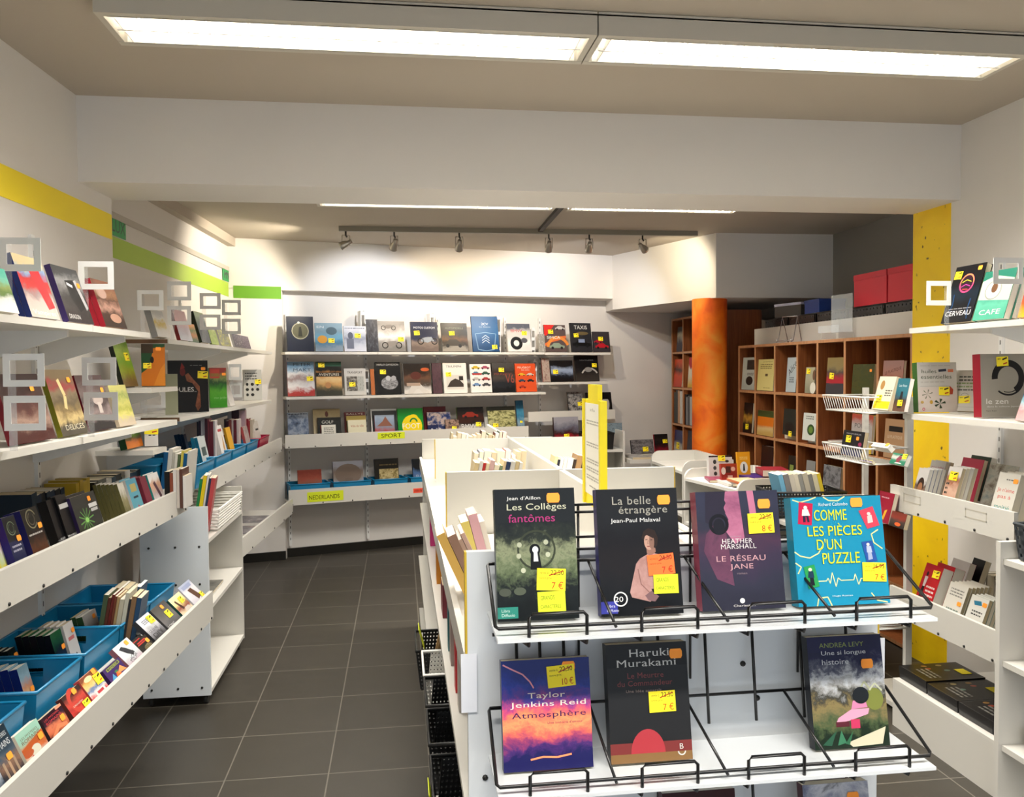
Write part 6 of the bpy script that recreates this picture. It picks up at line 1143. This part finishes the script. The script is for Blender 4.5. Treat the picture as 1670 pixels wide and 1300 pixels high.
face(Line((0, 5.2), (1, 0)), .853, 1177, 1203, 756, 'V:2:383:a83028,8a2420,9a2c20,a03a24', 'red box with round pictures beside the white card box', lean=8, t=.03, hard=True, d=0, group=G, ds=[('e', .15, .6, .14, .2, 'd8c8c0'), ('r', .3, .5, .6, .85, '4a2420'), ('e', .75, .7, .14, .12, 'd8a898'), ('r', .4, .15, .7, .35, 'd8a898')])
face(Line((0, 5.25), (1, 0)), .853, 1204, 1225, 737, 'e09a1c', 'orange book with a white round penguin-like picture standing on the magazine table', lean=8, t=.02, hard=True, d=0, group=G, ds=[('e', .5, .46, .3, .2, 'e8e8e4'), ('p', [(.42, .34), (.58, .34), (.54, .58), (.46, .58)], '1c2428'), ('s', .2, .8, .8, 2, .06, 'f0d080')])
lays = [(2.03, 5.30, '8a2a4a', 'pinkish magazine at the far left corner of the near magazine table'), (2.08, 5.12, 'd8d2cc', 'white book lying on the left edge of the near magazine table'), (2.28, 5.2, '3a2470', 'purple book lying in the middle of the near magazine table'), (2.34, 5.18, '9a2034', 'dark red box lying beside the purple book'), (2.12, 5.03, 'P:3:385:c86a3a,e8d8a8,8a3a2c', 'orange and cream magazine at the front of the near magazine table'), (2.36, 5.07, 'P:3:386:d8b03a,8a3428,e4dcc4', 'yellow and red magazine at the front right of the near magazine table'), (2.09, 5.06, 'P:3:387:8a8a84,5a5a58,b8b8b0', 'grey photo magazine under the orange and cream one'), (2.38, 5.10, 'P:3:388:c84a3a,a8a890,4a6a3a', 'mixed-colour magazine by the right end of the near magazine table')]
for i, (x, y, c, lb_) in enumerate(lays):
    t = .016 if i not in (2, 3) else .04
    book(Matrix.Translation((x+.05, y-.1, .8535+t+.001*i+{3: .045, 4: .018, 5: .018}.get(i, 0))) @ Matrix.Rotation(.2*(i % 3-1), 4, 'Z') @ Matrix.Rotation(-math.pi/2, 4, 'X'), .17, .22, t, c, label=lb_, group=G, name='magazine')
for i, (x, y, c, lb_) in enumerate(((2.1, 4.05, 'P:4:389:e4e4e2,2a2a2c,8a8a8c', 'black and white magazine under the black crate, left'), (2.32, 4.05, 'P:4:390:d8d8d4,3a3a3c,a8a8a8', 'black and white magazine under the black crate, right'))):
    book(Matrix.Translation((x, y, .662+.02)) @ Matrix.Rotation(-math.pi/2, 4, 'X'), .2, .28, .02, c, label=lb_, group=G, name='magazine')
row(Line((0, 4.23), (1, -.02)), .823, 1283, 1352, 9, 772, ['7ab8d8', '8a8684', 'd8d0c0', 'e4dcc8', '9a9a94', 'c8c0ac', '8a8a86', 'e0d8b8', 'e8cc3a'], 'paperback', 'in the black crate before the bookcase', d=0, depth=.13, side=14, group='paperbacks in the black crate', hj=.006, jit=.002)

# ------------------------------------------------------------------ paperbacks in the island bins
def il(y): return Line((0, y), (1, 0))
CRM = ['c8b48a', 'd8d4cc', 'b8302c', 'd8c8a4', 'c8a4a0', 'dcd2b8', '7a8a6a', 'd0b890', '2a3a5a', 'c8c4bc']
G = 'paperbacks in the near left island bin'
row(il(1.95), 1.055, 757, 806, 4, 868, ['c8a050', '8a6a58', 'a88a78', 'b8988a'], 'brown-spined paperback leaning', 'in the near left island bin', d=0, depth=.12, side=24, group=G, hj=.008, pages=PAGES[2])
row(il(2.3), 1.055, 768, 808, 3, 846, ['e0cc70', 'd8a8b0', 'e4dcd0'], 'pale paperback', 'in the second row of the near left island bin', d=0, depth=.12, side=14, group=G)
G = 'paperbacks in the near right island bin'
for i, (y, z, c, lb_) in enumerate(((1.75, 1.052, 'd8d4cc', 'white book with a red stripe lying in the near right island bin'), (1.86, 1.075, 'c8a888', 'tan paperback lying in the near right island bin'), (2.02, 1.10, 'e4d8b8', 'cream paperback lying deeper in the near right island bin'), (2.2, 1.125, 'e8b8b0', 'pink paperback topping the pile in the near right island bin'))):
    book(Matrix.Translation((.652, y-.08, z+.022)) @ Matrix.Rotation(-math.pi/2, 4, 'X'), .17 , .17, .021, c, label=lb_, group=G, ds=[('r', .3, 0, .6, 1, 'd83a24')] if i == 0 else ())
G = 'paperbacks in the middle left island bin'
row(il(3.05), 1.055, 756, 836, 12, 757, CRM, 'paperback', 'in the front row of the middle left island bin', d=0, depth=.11, side=-12, group=G, hj=.01)
row(il(3.35), 1.055, 766, 852, 9, 741, ['d8c8a4', '3a4a7a', 'f0ece4', 'c8c4bc', 'e8dcc0', 'b8302c', 'e4c8a0', 'e8d8b8', 'f0e4c8'], 'paperback', 'in the back row of the middle left island bin', d=0, depth=.11, fore=True, side=-6, group=G, hj=.012)
G = 'paperbacks in the middle right island bin'
row(il(3.5), 1.055, 893, 950, 9, 748, ['e8dca8', '2a2a34', 'ece8e0', 'e4ded4', 'f0ece4', '3a2c24', 'a8845a', '4a3a2c', 'e0d8c8'], 'paperback', 'in the middle right island bin', d=0, depth=.11, side=-12, group=G, hj=.008)
G = 'paperbacks in the far left island bin'
row(il(4.2), 1.055, 727, 818, 15, 709, ['d8c8a0', 'd0bc90', 'c8b48a', 'd8c8a4', 'e4d8b8', 'e8dcc0', 'e4d4b4', 'e8c8a0', '5a2424', 'e4dcd0', '4a6a3a', 'c8b030', '7a2430', '24503c', 'd84050'], 'paperback', 'in the far left island bin', d=0, depth=.11, fore=True, side=-8, group=G, hj=.014)
# spines on the island's side shelves
G = 'paperbacks on the island side shelf'
IS = Line((.128, 0), (0, -1))
for i, (y, w, h, c, lb_) in enumerate(((2.42, .05, .15, '1f6a72', 'teal-spined book on the island side shelf near the paper strip'), (2.30, .06, .14, 'a8948c', 'pinkish-grey book on the island side shelf near the paper strip'), (2.1, .05, .16, 'c82a30', 'red-spined book on the island side shelf near the paper strip'), (1.98, .05, .14, 'b8b0a8', 'grey book on the island side shelf, nearest the camera'), (3.2, .08, .15, 'd88a2c', 'orange book on the island side shelf, far half'), (3.9, .06, .15, 'c83a7a', 'pink book on the island side shelf, farthest'), (2.75, .12, .11, '8a3a44', 'wine-red book on the island side shelf, middle'))):
    q = Matrix((IS.b, -IS.u, Vector((0, 0, 1)))).transposed().to_4x4(); q.translation = Vector((.20, y, .779)); book(q, .14, h, w, c, c, label=lb_, group=G)
for i, (y, c, lb_) in enumerate(((3.06, 'a8865c', 'tan paperback standing in the farthest black island basket'), (3.12, 'c09a6a', 'lighter tan paperback behind it in the farthest black island basket'))):
    q = Matrix((IS.b, -IS.u, Vector((0, 0, 1)))).transposed() @ Matrix.Rotation(math.radians(14), 3, 'Y'); q = q.to_4x4(); q.translation = Vector((.17, y, .482)); book(q, .13, .2, .03, c, c, label=lb_, group='paperbacks in the island baskets')
